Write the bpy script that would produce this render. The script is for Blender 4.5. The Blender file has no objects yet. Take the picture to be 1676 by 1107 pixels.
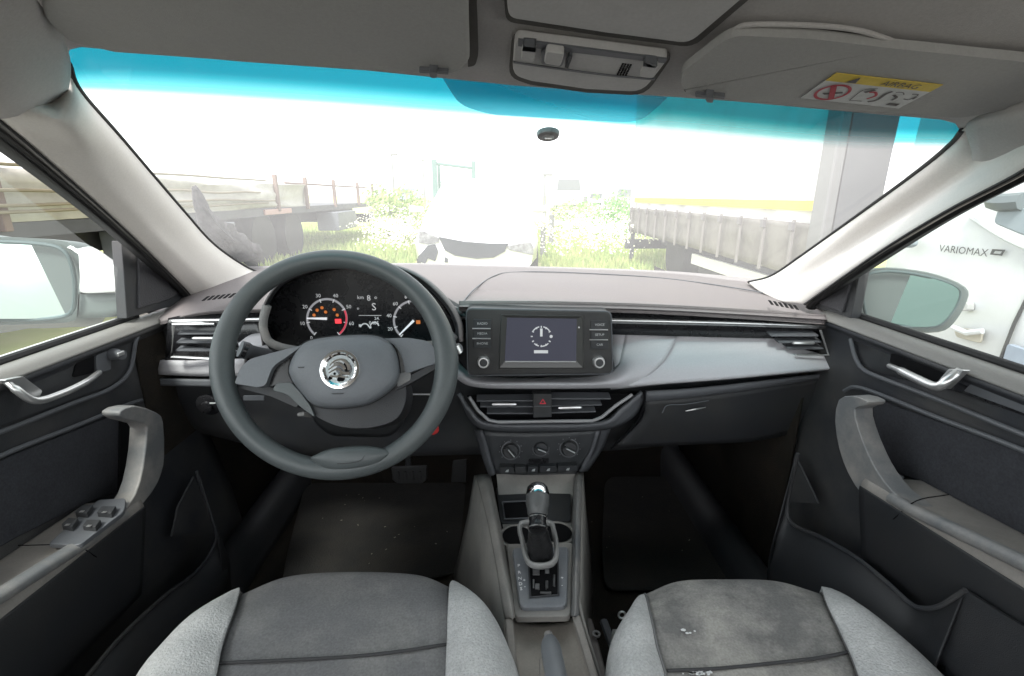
import bpy, bmesh, math, random
from mathutils import Vector, Matrix, noise
from math import radians as R, sin, cos, pi
random.seed(7)
scene = bpy.context.scene
COL = scene.collection
# ------------------------------------------------------------------ camera, sky, sun, exposure
EYE = Vector((0, 0, 1.2)); FP = 800.0; PCX, PCY = 838.0, 553.5; PITCH = 16.27; YAW = 2.0
cam_d = bpy.data.cameras.new('camera'); cam = bpy.data.objects.new('camera', cam_d); COL.objects.link(cam)
cam.location = EYE; cam.rotation_euler = (R(90 - PITCH), 0, R(-YAW))
cam_d.sensor_fit = 'HORIZONTAL'; cam_d.sensor_width = 36; cam_d.lens = 36 * FP / 1676
cam_d.clip_start = 0.02; cam_d.clip_end = 2000
scene.camera = cam
world = bpy.data.worlds.new('World'); scene.world = world; world.use_nodes = True
wn = world.node_tree; wn.nodes.clear()
sky = wn.nodes.new('ShaderNodeTexSky'); sky.sky_type = 'NISHITA'; sky.sun_disc = False
SUN_EL, SUN_ROT = 55, 205
sky.sun_elevation = R(SUN_EL); sky.sun_rotation = R(SUN_ROT); sky.dust_density = 1.2; sky.ozone_density = 1
hs = wn.nodes.new('ShaderNodeHueSaturation'); hs.inputs['Saturation'].default_value = 0.12
bg = wn.nodes.new('ShaderNodeBackground'); bg.inputs['Strength'].default_value = 0.15
wo = wn.nodes.new('ShaderNodeOutputWorld')
wn.links.new(sky.outputs[0], hs.inputs['Color']); wn.links.new(hs.outputs[0], bg.inputs[0]); wn.links.new(bg.outputs[0], wo.inputs[0])
sl = bpy.data.lights.new('sun', 'SUN'); sl.energy = 1.5; sl.angle = R(14); sl.color = (1, .96, .9)
so = bpy.data.objects.new('sun', sl); COL.objects.link(so)
so.rotation_euler = (R(90 - SUN_EL), 0, R(-SUN_ROT + 180))
scene.view_settings.view_transform = 'Standard'; scene.view_settings.look = 'None'
scene.view_settings.gamma = 1; scene.view_settings.exposure = 1.95
try:
    scene.cycles.max_bounces = 10; scene.cycles.diffuse_bounces = 5; scene.cycles.transparent_max_bounces = 16
except Exception: pass

# ------------------------------------------------------------------ ray helpers: where a surface of known depth lies
MR = Matrix.Rotation(R(-YAW), 3, 'Z') @ Matrix.Rotation(R(90 - PITCH), 3, 'X')
def ray(px, py): return MR @ Vector(((px - PCX) / FP, (PCY - py) / FP, -1))
def Y(px, py, y): d = ray(px, py); return EYE + d * (y / d.y)
def X(px, py, x): d = ray(px, py); return EYE + d * (x / d.x)
def Z(px, py, z): d = ray(px, py); return EYE + d * ((z - EYE.z) / d.z)
def PL(px, py, p, n): d = ray(px, py); return EYE + d * ((p - EYE).dot(n) / d.dot(n))

# ------------------------------------------------------------------ materials
MATS = {}
def pm(name, col, rough=.5, metal=0, bump=0, bscale=200, var=0, vscale=6, vcol=None, spec=.5, emit=None, estr=1, coat=0, thr=(.4, .65)):
    if name in MATS: return MATS[name]
    m = bpy.data.materials.new(name); m.use_nodes = True; nt = m.node_tree; b = nt.nodes['Principled BSDF']
    b.inputs['Base Color'].default_value = (*col, 1); b.inputs['Roughness'].default_value = rough; b.inputs['Metallic'].default_value = metal
    b.inputs['Specular IOR Level'].default_value = spec; b.inputs['Coat Weight'].default_value = coat
    tc = nt.nodes.new('ShaderNodeTexCoord')
    if var:
        n = nt.nodes.new('ShaderNodeTexNoise'); n.inputs['Scale'].default_value = vscale; n.inputs['Detail'].default_value = 8; n.inputs['Roughness'].default_value = .65
        geo = nt.nodes.new('ShaderNodeNewGeometry'); nt.links.new(geo.outputs['Position'], n.inputs['Vector'])
        r = nt.nodes.new('ShaderNodeMapRange'); r.inputs[1].default_value = thr[0]; r.inputs[2].default_value = thr[1]; r.inputs[4].default_value = var
        nt.links.new(n.outputs[0], r.inputs[0])
        mx = nt.nodes.new('ShaderNodeMix'); mx.data_type = 'RGBA'; mx.inputs[6].default_value = (*col, 1); mx.inputs[7].default_value = (*(vcol or tuple(c * .6 for c in col)), 1)
        nt.links.new(r.outputs[0], mx.inputs[0])
        n3 = nt.nodes.new('ShaderNodeTexNoise'); n3.inputs['Scale'].default_value = 330; n3.inputs['Detail'].default_value = 3; nt.links.new(geo.outputs['Position'], n3.inputs['Vector'])
        r3 = nt.nodes.new('ShaderNodeMapRange'); r3.inputs[1].default_value = .3; r3.inputs[2].default_value = .7; sk_ = 0 if metal > .5 else (.14 if any(k in name for k in ('seat', 'bolster', 'carpet', 'mat', 'door_fabric')) else (.05 if 'fabric' in name else .04)); r3.inputs[3].default_value = 1 - sk_; r3.inputs[4].default_value = 1 + sk_; nt.links.new(n3.outputs[0], r3.inputs[0])
        vm = nt.nodes.new('ShaderNodeVectorMath'); vm.operation = 'SCALE'; nt.links.new(mx.outputs[2], vm.inputs[0]); nt.links.new(r3.outputs[0], vm.inputs['Scale']); nt.links.new(vm.outputs[0], b.inputs['Base Color'])
        r4 = nt.nodes.new('ShaderNodeMapRange'); r4.inputs[3].default_value = max(0, rough - .08); r4.inputs[4].default_value = min(1, rough + .12); nt.links.new(n.outputs[0], r4.inputs[0]); nt.links.new(r4.outputs[0], b.inputs['Roughness'])
    if bump:
        n2 = nt.nodes.new('ShaderNodeTexNoise'); n2.inputs['Scale'].default_value = bscale; n2.inputs['Detail'].default_value = 3
        nt.links.new(tc.outputs['Object'], n2.inputs['Vector'])
        bp = nt.nodes.new('ShaderNodeBump'); bp.inputs['Strength'].default_value = bump; bp.inputs['Distance'].default_value = .002
        nt.links.new(n2.outputs[0], bp.inputs['Height']); nt.links.new(bp.outputs[0], b.inputs['Normal'])
    if emit:
        b.inputs['Emission Color'].default_value = (*emit, 1); b.inputs['Emission Strength'].default_value = estr
    MATS[name] = m; return m
def glass(name, tint=(.97, .99, .985), veil=.0, gloss=.05, band=False):
    m = bpy.data.materials.new(name); m.use_nodes = True; nt = m.node_tree; nt.nodes.clear(); N = nt.nodes.new; L = nt.links.new
    out = N('ShaderNodeOutputMaterial'); tr = N('ShaderNodeBsdfTransparent'); gl = N('ShaderNodeBsdfGlossy'); gl.inputs['Roughness'].default_value = .02
    tr.inputs[0].default_value = (*tint, 1)
    if band:
        uv = N('ShaderNodeUVMap'); sp = N('ShaderNodeSeparateXYZ'); L(uv.outputs[0], sp.inputs[0])
        cr = N('ShaderNodeValToRGB'); L(sp.outputs[1], cr.inputs[0]); e = cr.color_ramp.elements
        e[0].position = .878; e[0].color = (*tint, 1); e[1].position = .962; e[1].color = (.0, .14, .185, 1)
        k = cr.color_ramp.elements.new(.912); k.color = (.03, .40, .43, 1)
        L(cr.outputs[0], tr.inputs[0])
    fr = N('ShaderNodeFresnel'); fr.inputs[0].default_value = 1.35
    mu = N('ShaderNodeMath'); mu.operation = 'MULTIPLY'; mu.inputs[1].default_value = gloss * 10; L(fr.outputs[0], mu.inputs[0])
    mx = N('ShaderNodeMixShader'); L(mu.outputs[0], mx.inputs[0]); L(tr.outputs[0], mx.inputs[1]); L(gl.outputs[0], mx.inputs[2])
    last = mx
    if veil:
        tl = N('ShaderNodeBsdfTranslucent'); tl.inputs[0].default_value = (.9, .89, .88, 1)  # white translucent layer puts veiling glare into the glass colour
        no = N('ShaderNodeTexNoise'); no.inputs['Scale'].default_value = 3; no.inputs['Detail'].default_value = 4
        tc = N('ShaderNodeTexCoord'); L(tc.outputs['Object'], no.inputs['Vector'])
        mr = N('ShaderNodeMapRange'); mr.inputs[3].default_value = veil * .75; mr.inputs[4].default_value = veil * 1.25; L(no.outputs[0], mr.inputs[0])
        if band:
            m3 = N('ShaderNodeMapRange'); m3.inputs[1].default_value = .90; m3.inputs[2].default_value = .95; m3.inputs[3].default_value = 1; m3.inputs[4].default_value = .12; L(sp.outputs[1], m3.inputs[0])
            m4 = N('ShaderNodeMath'); m4.operation = 'MULTIPLY'; L(mr.outputs[0], m4.inputs[0]); L(m3.outputs[0], m4.inputs[1]); mr = m4
        m2 = N('ShaderNodeMixShader'); L(mr.outputs[0], m2.inputs[0]); L(mx.outputs[0], m2.inputs[1]); L(tl.outputs[0], m2.inputs[2]); last = m2
    L(last.outputs[0], out.inputs[0]); return m

# ------------------------------------------------------------------ mesh helpers
def cr(p0, p1, p2, p3, t):
    return .5 * ((2 * p1) + (p2 - p0) * t + (2 * p0 - 5 * p1 + 4 * p2 - p3) * t * t + (3 * p1 - p0 - 3 * p2 + p3) * t ** 3)
def spline(pts, n, closed=False):
    pts = [Vector(p) for p in pts]; m = len(pts); out = []
    segs = m if closed else m - 1
    for s in range(segs):
        if closed: a, b, c, d = pts[(s - 1) % m], pts[s], pts[(s + 1) % m], pts[(s + 2) % m]
        else: b, c = pts[s], pts[s + 1]; a = pts[s - 1] if s else 2 * b - c; d = pts[s + 2] if s + 2 < m else 2 * c - b
        for k in range(n): out.append(cr(a, b, c, d, k / n))
    if not closed: out.append(pts[-1])
    return out
class M:
    def __init__(s): s.v = []; s.f = []; s.uv = None
    def add(s, v, f):
        o = len(s.v); s.v += [Vector(p) for p in v]; s.f += [tuple(i + o for i in q) for q in f]; return s
    def grid(s, rows, closed=False):
        n = len(rows[0]); o = []
        for i in range(len(rows) - 1):
            for j in range(n if closed else n - 1):
                k = (j + 1) % n; o.append((i * n + j, i * n + k, (i + 1) * n + k, (i + 1) * n + j))
        return s.add([p for r in rows for p in r], o)
    def patch(s, rows, nu=4, nv=4):
        rr = [spline(r, nu) for r in rows]
        cols = [spline([r[j] for r in rr], nv) for j in range(len(rr[0]))]
        return s.grid([[c[i] for c in cols] for i in range(len(cols[0]))])
    def box(s, c, size, rot=None):
        c = Vector(c); x, y, z = [a / 2 for a in size]
        v = [Vector((i * x, j * y, k * z)) for i in (-1, 1) for j in (-1, 1) for k in (-1, 1)]
        if rot: v = [rot @ p for p in v]
        return s.add([c + p for p in v], [(0, 1, 3, 2), (4, 6, 7, 5), (0, 4, 5, 1), (2, 3, 7, 6), (0, 2, 6, 4), (1, 5, 7, 3)])
    def prism(s, poly, d):          # polygon extruded by vector d
        n = len(poly); d = Vector(d); v = [Vector(p) for p in poly] + [Vector(p) + d for p in poly]
        f = [tuple(range(n)), tuple(range(2 * n - 1, n - 1, -1))] + [(i, i + n, (i + 1) % n + n, (i + 1) % n) for i in range(n)]
        return s.add(v, f)
    def tube(s, pts, r, seg=12, closed=False, cap=True, flat=None, up=None):
        pts = [Vector(p) for p in pts]; n = len(pts); rings = []; prev = None
        for i, p in enumerate(pts):
            a = pts[(i - 1) % n] if (closed or i) else p; b = pts[(i + 1) % n] if (closed or i < n - 1) else p
            t = (b - a).normalized()
            if up is not None: u = Vector(up)
            else: u = prev if prev is not None else (Vector((0, 0, 1)) if abs(t.z) < .9 else Vector((1, 0, 0)))
            u = (u - t * u.dot(t)).normalized(); w = t.cross(u); prev = u
            rr = r[i] if isinstance(r, (list, tuple)) else r; fl = flat or 1
            rings.append([p + u * (rr * fl * cos(2 * pi * k / seg)) + w * (rr * sin(2 * pi * k / seg)) for k in range(seg)])
        if closed: rings.append(rings[0])
        s.grid(rings, True)
        if cap and not closed:
            o = len(s.v); s.add(rings[0], [tuple(range(seg))[::-1]]); s.add(rings[-1], [tuple(range(seg))])
        return s
    def lathe(s, prof, c, ax, seg=32, cap=True):   # prof: (radius, height along ax)
        c = Vector(c); ax = Vector(ax).normalized(); u = ax.orthogonal().normalized(); w = ax.cross(u)
        rings = [[c + ax * h + (u * cos(2 * pi * k / seg) + w * sin(2 * pi * k / seg)) * rr for k in range(seg)] for rr, h in prof]
        s.grid(rings, True)
        if cap: s.add(rings[0], [tuple(range(seg))]); s.add(rings[-1], [tuple(range(seg))])
        return s
    def loft(s, rings, cap=True, closed=True):
        s.grid(rings, closed)
        if cap: s.add(rings[0], [tuple(range(len(rings[0])))]); s.add(rings[-1], [tuple(range(len(rings[-1])))])
        return s
def wpos(o):
    p = Vector(o.location)
    while o.parent: o = o.parent; p = p + o.location
    return p
def mk(name, m, mat, parent=None, smooth=40, bevel=0, seg=2, solid=0, off=-1, sub=0, label=None):
    c = sum(m.v, Vector()) / max(1, len(m.v))
    me = bpy.data.meshes.new(name); me.from_pydata([p - c for p in m.v], [], m.f)
    bm = bmesh.new(); bm.from_mesh(me); bmesh.ops.remove_doubles(bm, verts=bm.verts, dist=1e-5); bmesh.ops.recalc_face_normals(bm, faces=bm.faces)
    bm.to_mesh(me); bm.free()
    me.materials.append(mat)
    if smooth: me.shade_smooth(); me.set_sharp_from_angle(angle=R(smooth))
    o = bpy.data.objects.new(name, me); COL.objects.link(o)
    o.location = c - (wpos(parent) if parent else Vector())
    if parent: o.parent = parent
    if solid: d = o.modifiers.new('thickness', 'SOLIDIFY'); d.thickness = solid; d.offset = off
    if bevel: d = o.modifiers.new('bevel', 'BEVEL'); d.width = bevel; d.segments = seg; d.limit_method = 'ANGLE'; d.angle_limit = R(35); d.harden_normals = True
    if sub: d = o.modifiers.new('sub', 'SUBSURF'); d.levels = sub; d.render_levels = sub
    if label: o['label'] = label
    return o
def spline2(px, n): return [(p.x, p.y) for p in spline([Vector((a, b, 0)) for a, b in px], n, True)]
def face_flip_to(o, target):   # make an open sheet's normals look at a point
    me = o.data; w = wpos(o); s = sum((target - (w + p.center)).dot(p.normal) * p.area for p in me.polygons)
    if s < 0: me.flip_normals()
def sheet(name, m, mat, parent, th=.004, **k):
    o = mk(name, m, mat, parent, **k); face_flip_to(o, k.get('tgt', EYE)); d = o.modifiers.new('thickness', 'SOLIDIFY'); d.thickness = th; d.offset = -1
    bpy.context.view_layer.update(); return o
def empty(name, loc, label, cat, group=None):
    o = bpy.data.objects.new(name, None); COL.objects.link(o); o.location = loc; o['label'] = label; o['category'] = cat
    o.empty_display_size = .1
    if group: o['group'] = group
    return o
def tag(o, label=None, cat=None, group=None, kind=None):
    if label: o['label'] = label
    if cat: o['category'] = cat
    if group: o['group'] = group
    if kind: o['kind'] = kind
    return o
def textmesh(txt, size, origin, xv, yv, depth=.0004, align='CENTER'):
    cu = bpy.data.curves.new('t', 'FONT'); cu.body = txt; cu.size = size; cu.align_x = align; cu.align_y = 'CENTER'; cu.extrude = depth; cu.resolution_u = 2
    o = bpy.data.objects.new('t', cu); COL.objects.link(o); bpy.context.view_layer.update()
    me = bpy.data.meshes.new_from_object(o); xv = Vector(xv).normalized(); yv = Vector(yv); yv = (yv - xv * yv.dot(xv)).normalized(); zv = xv.cross(yv)
    m = M(); m.add([Vector(origin) + xv * v.co.x + yv * v.co.y + zv * v.co.z for v in me.vertices], [tuple(p.vertices) for p in me.polygons])
    bpy.data.objects.remove(o); bpy.data.curves.remove(cu); bpy.data.meshes.remove(me); return m
def copy_tree(o, parent=None):
    c = o.copy(); COL.objects.link(c); c.parent = parent
    for ch in o.children: copy_tree(ch, c)
    return c

# ------------------------------------------------------------------ palette
PL_DARK = pm('black_grained_plastic', (.028, .030, .034), .55, bump=.25, bscale=900, var=.5, vscale=9, vcol=(.05, .048, .045))
PL_DOOR = pm('door_grained_plastic', (.030, .032, .038), .5, bump=.3, bscale=900, var=.9, vscale=5, vcol=(.07, .068, .066))
PL_LOW = pm('lower_door_plastic', (.022, .024, .028), .5, bump=.3, bscale=900, var=.6, vscale=8, vcol=(.036, .035, .036))
PL_FAB = pm('door_fabric', (.045, .046, .052), .95, bump=.5, bscale=1500, var=.5, vscale=30, vcol=(.058, .060, .068), spec=.1)
PL_TOP = pm('soft_dash_skin', (.175, .157, .16), .62, bump=.3, bscale=1100, var=.4, vscale=5, vcol=(.205, .187, .18), spec=.35)
PL_DECOR = pm('silver_grey_decor', (.39, .385, .405), .6, metal=.0, var=.3, vscale=5, vcol=(.44, .43, .445), spec=.5)
PL_MID = pm('grey_plastic', (.10, .105, .115), .45, bump=.15, bscale=900)
PL_GREY = pm('dusty_console_plastic', (.20, .193, .183), .55, bump=.2, bscale=700, var=.8, vscale=9, vcol=(.30, .285, .26))
PL_WORN = pm('worn_grey_grab_plastic', (.14, .146, .152), .45, bump=.15, bscale=700, var=.9, vscale=14, vcol=(.27, .255, .24))
PL_DUST = pm('dusty_armrest_plastic', (.27, .25, .23), .65, bump=.25, bscale=500, var=.8, vscale=11, vcol=(.19, .18, .17))
WHEEL = pm('steering_wheel_polyurethane', (.074, .085, .087), .40, bump=.2, bscale=1200, var=.4, vscale=12, vcol=(.09, .10, .102))
HUBM = pm('airbag_cover_plastic', (.125, .135, .148), .45, bump=.3, bscale=1400, var=.4, vscale=14, vcol=(.15, .155, .162))
SILV = pm('satin_silver_trim', (.62, .62, .62), .28, metal=.8)
CHROME = pm('chrome', (.9, .9, .9), .08, metal=1, bump=.02, bscale=30)
BLACKG = pm('gloss_black_plastic', (.012, .012, .014), .25, var=.3, vscale=20, vcol=(.03, .03, .03))
VOID = pm('dark_opening', (.006, .006, .007), .9, spec=.1, var=.3, vscale=20, vcol=(.01, .01, .01))
RUB = pm('black_rubber_seal', (.014, .014, .015), .75, bump=.2, bscale=400)
HEAD = pm('headliner_fabric', (.50, .485, .48), .95, bump=.6, bscale=1300, var=.35, vscale=5, vcol=(.39, .37, .36), spec=.1)
VISOR = pm('sun_visor_vinyl', (.375, .373, .365), .75, bump=.4, bscale=1500, var=.35, vscale=6, vcol=(.32, .316, .308), spec=.3)
LAMPPL = pm('light_grey_lamp_plastic', (.45, .445, .44), .5, var=.2, vscale=20)
PILLAR = pm('pillar_trim_plastic', (.66, .63, .60), .6, bump=.25, bscale=1200, var=.3, vscale=7, vcol=(.58, .555, .53), spec=.4)
CARPET = pm('black_carpet', (.022, .020, .018), .98, bump=1, bscale=500, var=.7, vscale=8, vcol=(.034, .028, .022), spec=.05)
SEATC = pm('grey_seat_fabric', (.20, .20, .205), .95, bump=.6, bscale=1600, var=1, vscale=11, vcol=(.27, .268, .262), thr=(.45, .7), spec=.1)
SEATB = pm('light_bolster_fabric', (.47, .475, .475), .95, bump=1, bscale=350, var=.75, vscale=30, vcol=(.57, .57, .565), spec=.1)
SEATR = pm('stained_seat_fabric', (.20, .197, .193), .95, bump=.6, bscale=1600, var=1, vscale=9, vcol=(.40, .385, .36), thr=(.42, .62), spec=.1)
STEEL = pm('dusty_steel', (.22, .20, .19), .5, metal=.4, var=.5, vscale=20)
WPAINT = pm('white_car_paint', (.78, .79, .78), .3, coat=.6, var=.3, vscale=4, vcol=(.7, .71, .7))
MIRR = pm('teal_reflection_glass', (.21, .34, .33), .05, metal=1, var=.4, vscale=8, vcol=(.18, .29, .285))  # dark teal tint stands in for a dimmer reflection
MARK = pm('lit_white_marking', (.4, .4, .4), .6, emit=(.8, .82, .85), estr=.10)
DIM = pm('printed_white_marking', (.55, .55, .55), .6, var=.2, vscale=200)
ORANGE = pm('lit_orange_symbol', (.5, .15, .03), .6, emit=(1, .28, .06), estr=.09)
REDL = pm('lit_red_symbol', (.6, .03, .03), .6, emit=(1, .05, .07), estr=.3)
REDP = pm('red_plastic', (.5, .03, .03), .4, var=.2, vscale=30)

# ================================================================== THE CAR WE SIT IN
CAR = empty('car', (0, .6, 0), 'white car seen from inside between its front seats with grey dashboard and steering wheel', 'car')
# ---- headliner plane
def hplane_z(x, y): return 1.2 + .118 - .07 * x + .25 * (.64 - y)
HN = Vector((.07, .25, 1)).normalized()          # z + .07x + .25y = const
HP = Vector((0, .64, 1.318))
def H(px, py, off=0): return PL(px, py, HP - HN * off, HN)
# header front edge, roof lining from the pixel outline of the glass
hdr = [(60, 60), (108, 104), (116, 88), (134, 84), (190, 89), (400, 108), (600, 122), (838, 146), (1000, 158), (1200, 172), (1400, 190), (1540, 202), (1562, 208), (1572, 222), (1640, 170)]
fr = [H(*p) for p in hdr]
roof = M(); rows = []
rows.append([p + Vector((0, .0, .022)) for p in fr]); rows.append([p + Vector((0, 0, .004)) for p in fr])
n = len(fr)
tgtx = [-.62 + (1.24) * i / (n - 1) for i in range(n)]
for yy in (.52, .40, .25, 0, -.5, -1.1):
    k = (.64 - yy)
    w = min(1, k / .24)
    row = []
    for i in range(n):
        x = fr[i].x * (1 - w) + tgtx[i] * w; y = fr[i].y * max(0, 1 - k / .12) + yy * min(1, k / .12)
        if k < .12: y = fr[i].y - k
        yz = max(yy, .25)
        z = hplane_z(x, min(y, .64) if yy > .25 else .25)
        if yy <= .25: z = 1.2 + .118 - .07 * x + .25 * .39 + .01 * (.25 - yy)
        z -= .9 * max(0, abs(x - .0) - .56) ** 1.0 * w
        row.append(Vector((x, y, z)))
    rows.append(row)
roof.grid(rows)
hl = sheet('headliner', roof, HEAD, CAR, .002, smooth=60, label='grey fabric roof lining above the windshield')
# roof skin outside
rs = M(); rs.grid([[Vector((x, y, 1.50 - .22 * max(0, y - .2) ** 1.2 - .035 * abs(x / .7) ** 3 + (0 if y < .5 else -.01))) for x in [-.72 + .12 * i for i in range(13)]] for y in (-1.3, -.9, -.4, 0, .2, .4, .62)])
mk('roof_panel', rs, WPAINT, CAR, solid=.004)
# sun visors
def poly_H(pts, off): return [H(x, y, off) for x, y in pts]
def rounded(pts, n=4):
    out = []; m = len(pts)
    for i, (x, y, r) in enumerate(pts):
        a = Vector(pts[i - 1][:2]); b = Vector((x, y)); c = Vector(pts[(i + 1) % m][:2])
        if not r: out.append((x, y)); continue
        p = b + (a - b).normalized() * r; q = b + (c - b).normalized() * r
        for k in range(n + 1): t = k / n; v = p * (1 - t) ** 2 + b * 2 * t * (1 - t) + q * t * t; out.append((v.x, v.y))
    return out
vl = rounded([(150, -130, 30), (762, -120, 40), (768, 100, 0), (752, 124, 22), (600, 117, 0), (400, 103, 0), (190, 88, 0), (112, 70, 12), (60, 20, 30)])
m = M().prism([H(x, y, .020) for x, y in vl], HN * .014)
mk('sun_visor', m, VISOR, CAR, smooth=0, bevel=.004, seg=3, label='left sun visor folded up in front of the driver')
vr = rounded([(1112, 140, 14), (1118, 118, 6), (1196, 58, 26), (1330, 64, 0), (1465, 80, 0), (1700, 104, 0), (1760, 130, 20), (1700, 168, 0), (1575, 194, 20), (1400, 181, 0), (1130, 158, 14)])
VA, VB, VC_ = H(1130, 158, .021), H(1575, 194, .021), H(1330, 64, .014)
VN = (VB - VA).cross(VC_ - VA).normalized()
if VN.z < 0: VN = -VN
def HV(px, py, off=0): return PL(px, py, VA - VN * off, VN)
m = M().prism([HV(x, y) for x, y in vr], VN * .009)
VR = mk('sun_visor', m, VISOR, CAR, smooth=0, bevel=.003, seg=3, label='right sun visor folded up with a yellow and white warning sticker')
# recess lip behind the right visor and shadow gap
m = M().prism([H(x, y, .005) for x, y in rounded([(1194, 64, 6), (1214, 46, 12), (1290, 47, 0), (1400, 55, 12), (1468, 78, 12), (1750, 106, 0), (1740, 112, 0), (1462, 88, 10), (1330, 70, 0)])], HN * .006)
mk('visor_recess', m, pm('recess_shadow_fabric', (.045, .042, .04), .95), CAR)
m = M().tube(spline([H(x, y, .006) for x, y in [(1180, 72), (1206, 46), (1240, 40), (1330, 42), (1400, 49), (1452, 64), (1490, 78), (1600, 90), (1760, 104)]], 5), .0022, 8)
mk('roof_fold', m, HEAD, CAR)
# channel beside the left visor
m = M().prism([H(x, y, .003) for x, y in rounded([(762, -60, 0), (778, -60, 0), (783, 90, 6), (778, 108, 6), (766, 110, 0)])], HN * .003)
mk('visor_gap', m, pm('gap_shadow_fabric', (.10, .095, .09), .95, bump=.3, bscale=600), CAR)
# visor clips
for c in ((710, 118), (1162, 158)):
    m = M().prism([H(x + c[0], y + c[1], .024) for x, y in rounded([(-24, -3, 2), (24, 0, 2), (24, 5, 2), (-24, 2, 2)])], HN * .004)
    m.prism([H(x + c[0], y + c[1], .028) for x, y in rounded([(-8, 1, 2), (6, 2, 2), (5, 11, 3), (-6, 10, 3)])], HN * .01)
    mk('visor_clip', m, PL_MID, CAR, bevel=.0008)
# warning sticker on the right visor: parallelogram, local coordinates u (right) v (up)
SO, SU, SV = HV(1311, 160, .001), HV(1471, 177, .001), HV(1369, 119, .001)
def S(u, v, o=0): return SO + (SU - SO) * u + (SV - SO) * v - VN * o
m = M().prism([S(0, 0), S(1, 0), S(1, .72), S(0, .72)], -VN * .0006)
stk = mk('warning_sticker', m, pm('sticker_white', (.55, .56, .56), .5, var=.3, vscale=60), VR, smooth=0)
m = M().prism([S(0, .72), S(1, .72), S(1, 1), S(0, 1)], -VN * .0006)
mk('sticker_header', m, pm('sticker_yellow', (.62, .46, .06), .5, var=.3, vscale=60), VR, smooth=0)
SX = (SU - SO).normalized(); SYv = (SV - SO); SYv = SYv / SYv.length
ink = M()
sw, sh = (SU - SO).length, (SV - SO).length
tm = textmesh('AIRBAG', sh * .24, (0, 0, 0), (1, 0, 0), (0, 1, 0), 0)
ink.add([S(.66 + p.x / sw * 1.0, .855 + p.y / sh, .0012) for p in tm.v], tm.f)
ink.add([S(.17, .75, .0012), S(.27, .75, .0012), S(.24, .97, .0012)], [(0, 1, 2)])
ink.add([S(a, b, .0012) for a, b in ((.44, .5), (.5, .62), (.53, .6), (.48, .46))], [(0, 1, 2, 3)])
ink.add([S(a, b, .0012) for a, b in ((.11, .3), (.27, .42), (.29, .36), (.15, .24))], [(0, 1, 2, 3)])
def stroke(pts, w):
    mm = M(); pts = spline([Vector((a, b, 0)) for a, b in pts], 4); L_, R_ = [], []
    for i, p in enumerate(pts):
        t = (pts[min(i + 1, len(pts) - 1)] - pts[max(i - 1, 0)]).normalized(); nn = Vector((-t.y, t.x, 0)); L_.append(S(p.x + nn.x * w * .4, p.y + nn.y * w, .0012)); R_.append(S(p.x - nn.x * w * .4, p.y - nn.y * w, .0012))
    return mm.grid([L_, R_])
for pts, w in (([(.62, .15), (.67, .25), (.66, .5), (.68, .62)], .035), ([(.74, .5), (.8, .42), (.8, .3)], .03), ([(.44, .15), (.42, .55), (.52, .66)], .012), ([(.56, .15), (.44, .13)], .012), ([(.88, .4), (.94, .4), (.94, .6), (.88, .6)], .014), ([(.72, .6), (.78, .62), (.82, .55)], .012)):
    q = stroke(pts, w); ink.add(q.v, q.f)
ink.add([S(a, b, .0012) for a, b in ((.82, .1), (.93, .1), (.93, .2), (.82, .2))], [(0, 1, 2, 3)])
ink.add([S(a, b, .0012) for a, b in ((.93, .42), (.97, .42), (.97, .55))], [(0, 1, 2)])
mk('sticker_print', ink, pm('sticker_ink', (.10, .09, .09), .6, var=.2, vscale=90), VR, smooth=0)
rd = M(); ro, ri = [], []
for k in range(40):
    a = 2 * pi * k / 40; ro.append(S(.19 + .15 * cos(a), .36 + .32 * sin(a), .0014)); ri.append(S(.19 + .125 * cos(a), .36 + .255 * sin(a), .0014))
rd.grid([ro, ri], True)
rd.add([S(a, b, .0016) for a, b in ((.10, .57), (.14, .63), (.28, .15), (.24, .09))], [(0, 1, 2, 3)])
q = stroke([(.5, .5), (.55, .52), (.6, .4), (.57, .25)], .03); rd.add(q.v, q.f)
mk('prohibition_ring', rd, pm('sticker_red', (.42, .05, .07), .5, var=.2, vscale=90), VR, smooth=0)
# overhead compartment and reading lamp console
oc = rounded([(826, -40, 10), (832, 30, 14), (990, 54, 0), (1128, 72, 18), (1260, -40, 10)])
m = M().prism([H(x, y, .010) for x, y in oc], HN * .008)
OC = mk('overhead_compartment', m, LAMPPL, CAR, bevel=.003, seg=3)
oc2 = [(x, y) for x, y in rounded([(822, -40, 10), (828, 36, 14), (990, 60, 0), (1134, 78, 20), (1272, -40, 10)])]
mk('compartment_gap', M().prism([H(x, y, .004) for x, y in oc2], HN * .003), pm('gap_shadow_fabric', (.1, .1, .1)), OC)
lp = rounded([(842, 64, 12), (1095, 96, 10), (1052, 152, 22), (960, 147, 0), (870, 134, 0), (838, 124, 16)])
mk('lamp_surround', M().prism([H(x, y, .006) for x, y in rounded([(838, 59, 14), (1101, 92, 12), (1056, 157, 24), (960, 152, 0), (868, 139, 0), (832, 127, 18)])], HN * .004), pm('gap_shadow_fabric', (.1, .1, .1)), CAR)
LC = mk('overhead_lamp_console', M().prism([H(x, y, .012) for x, y in lp], HN * .010), LAMPPL, CAR, bevel=.002, seg=2, label='overhead console with reading lamp switches')
mk('lamp_console_shade', M().prism([H(x, y, .0135) for x, y in [(848, 66), (1092, 98), (1088, 104), (848, 76)]], HN * .002), PL_MID, LC)
mk('lens_seam', M().prism([H(x, y, .0132) for x, y in [(840, 102), (900, 111), (1000, 124), (1072, 130), (1071, 132), (1000, 126), (900, 113), (840, 104)]], HN * .002), PL_MID, LC)
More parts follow.
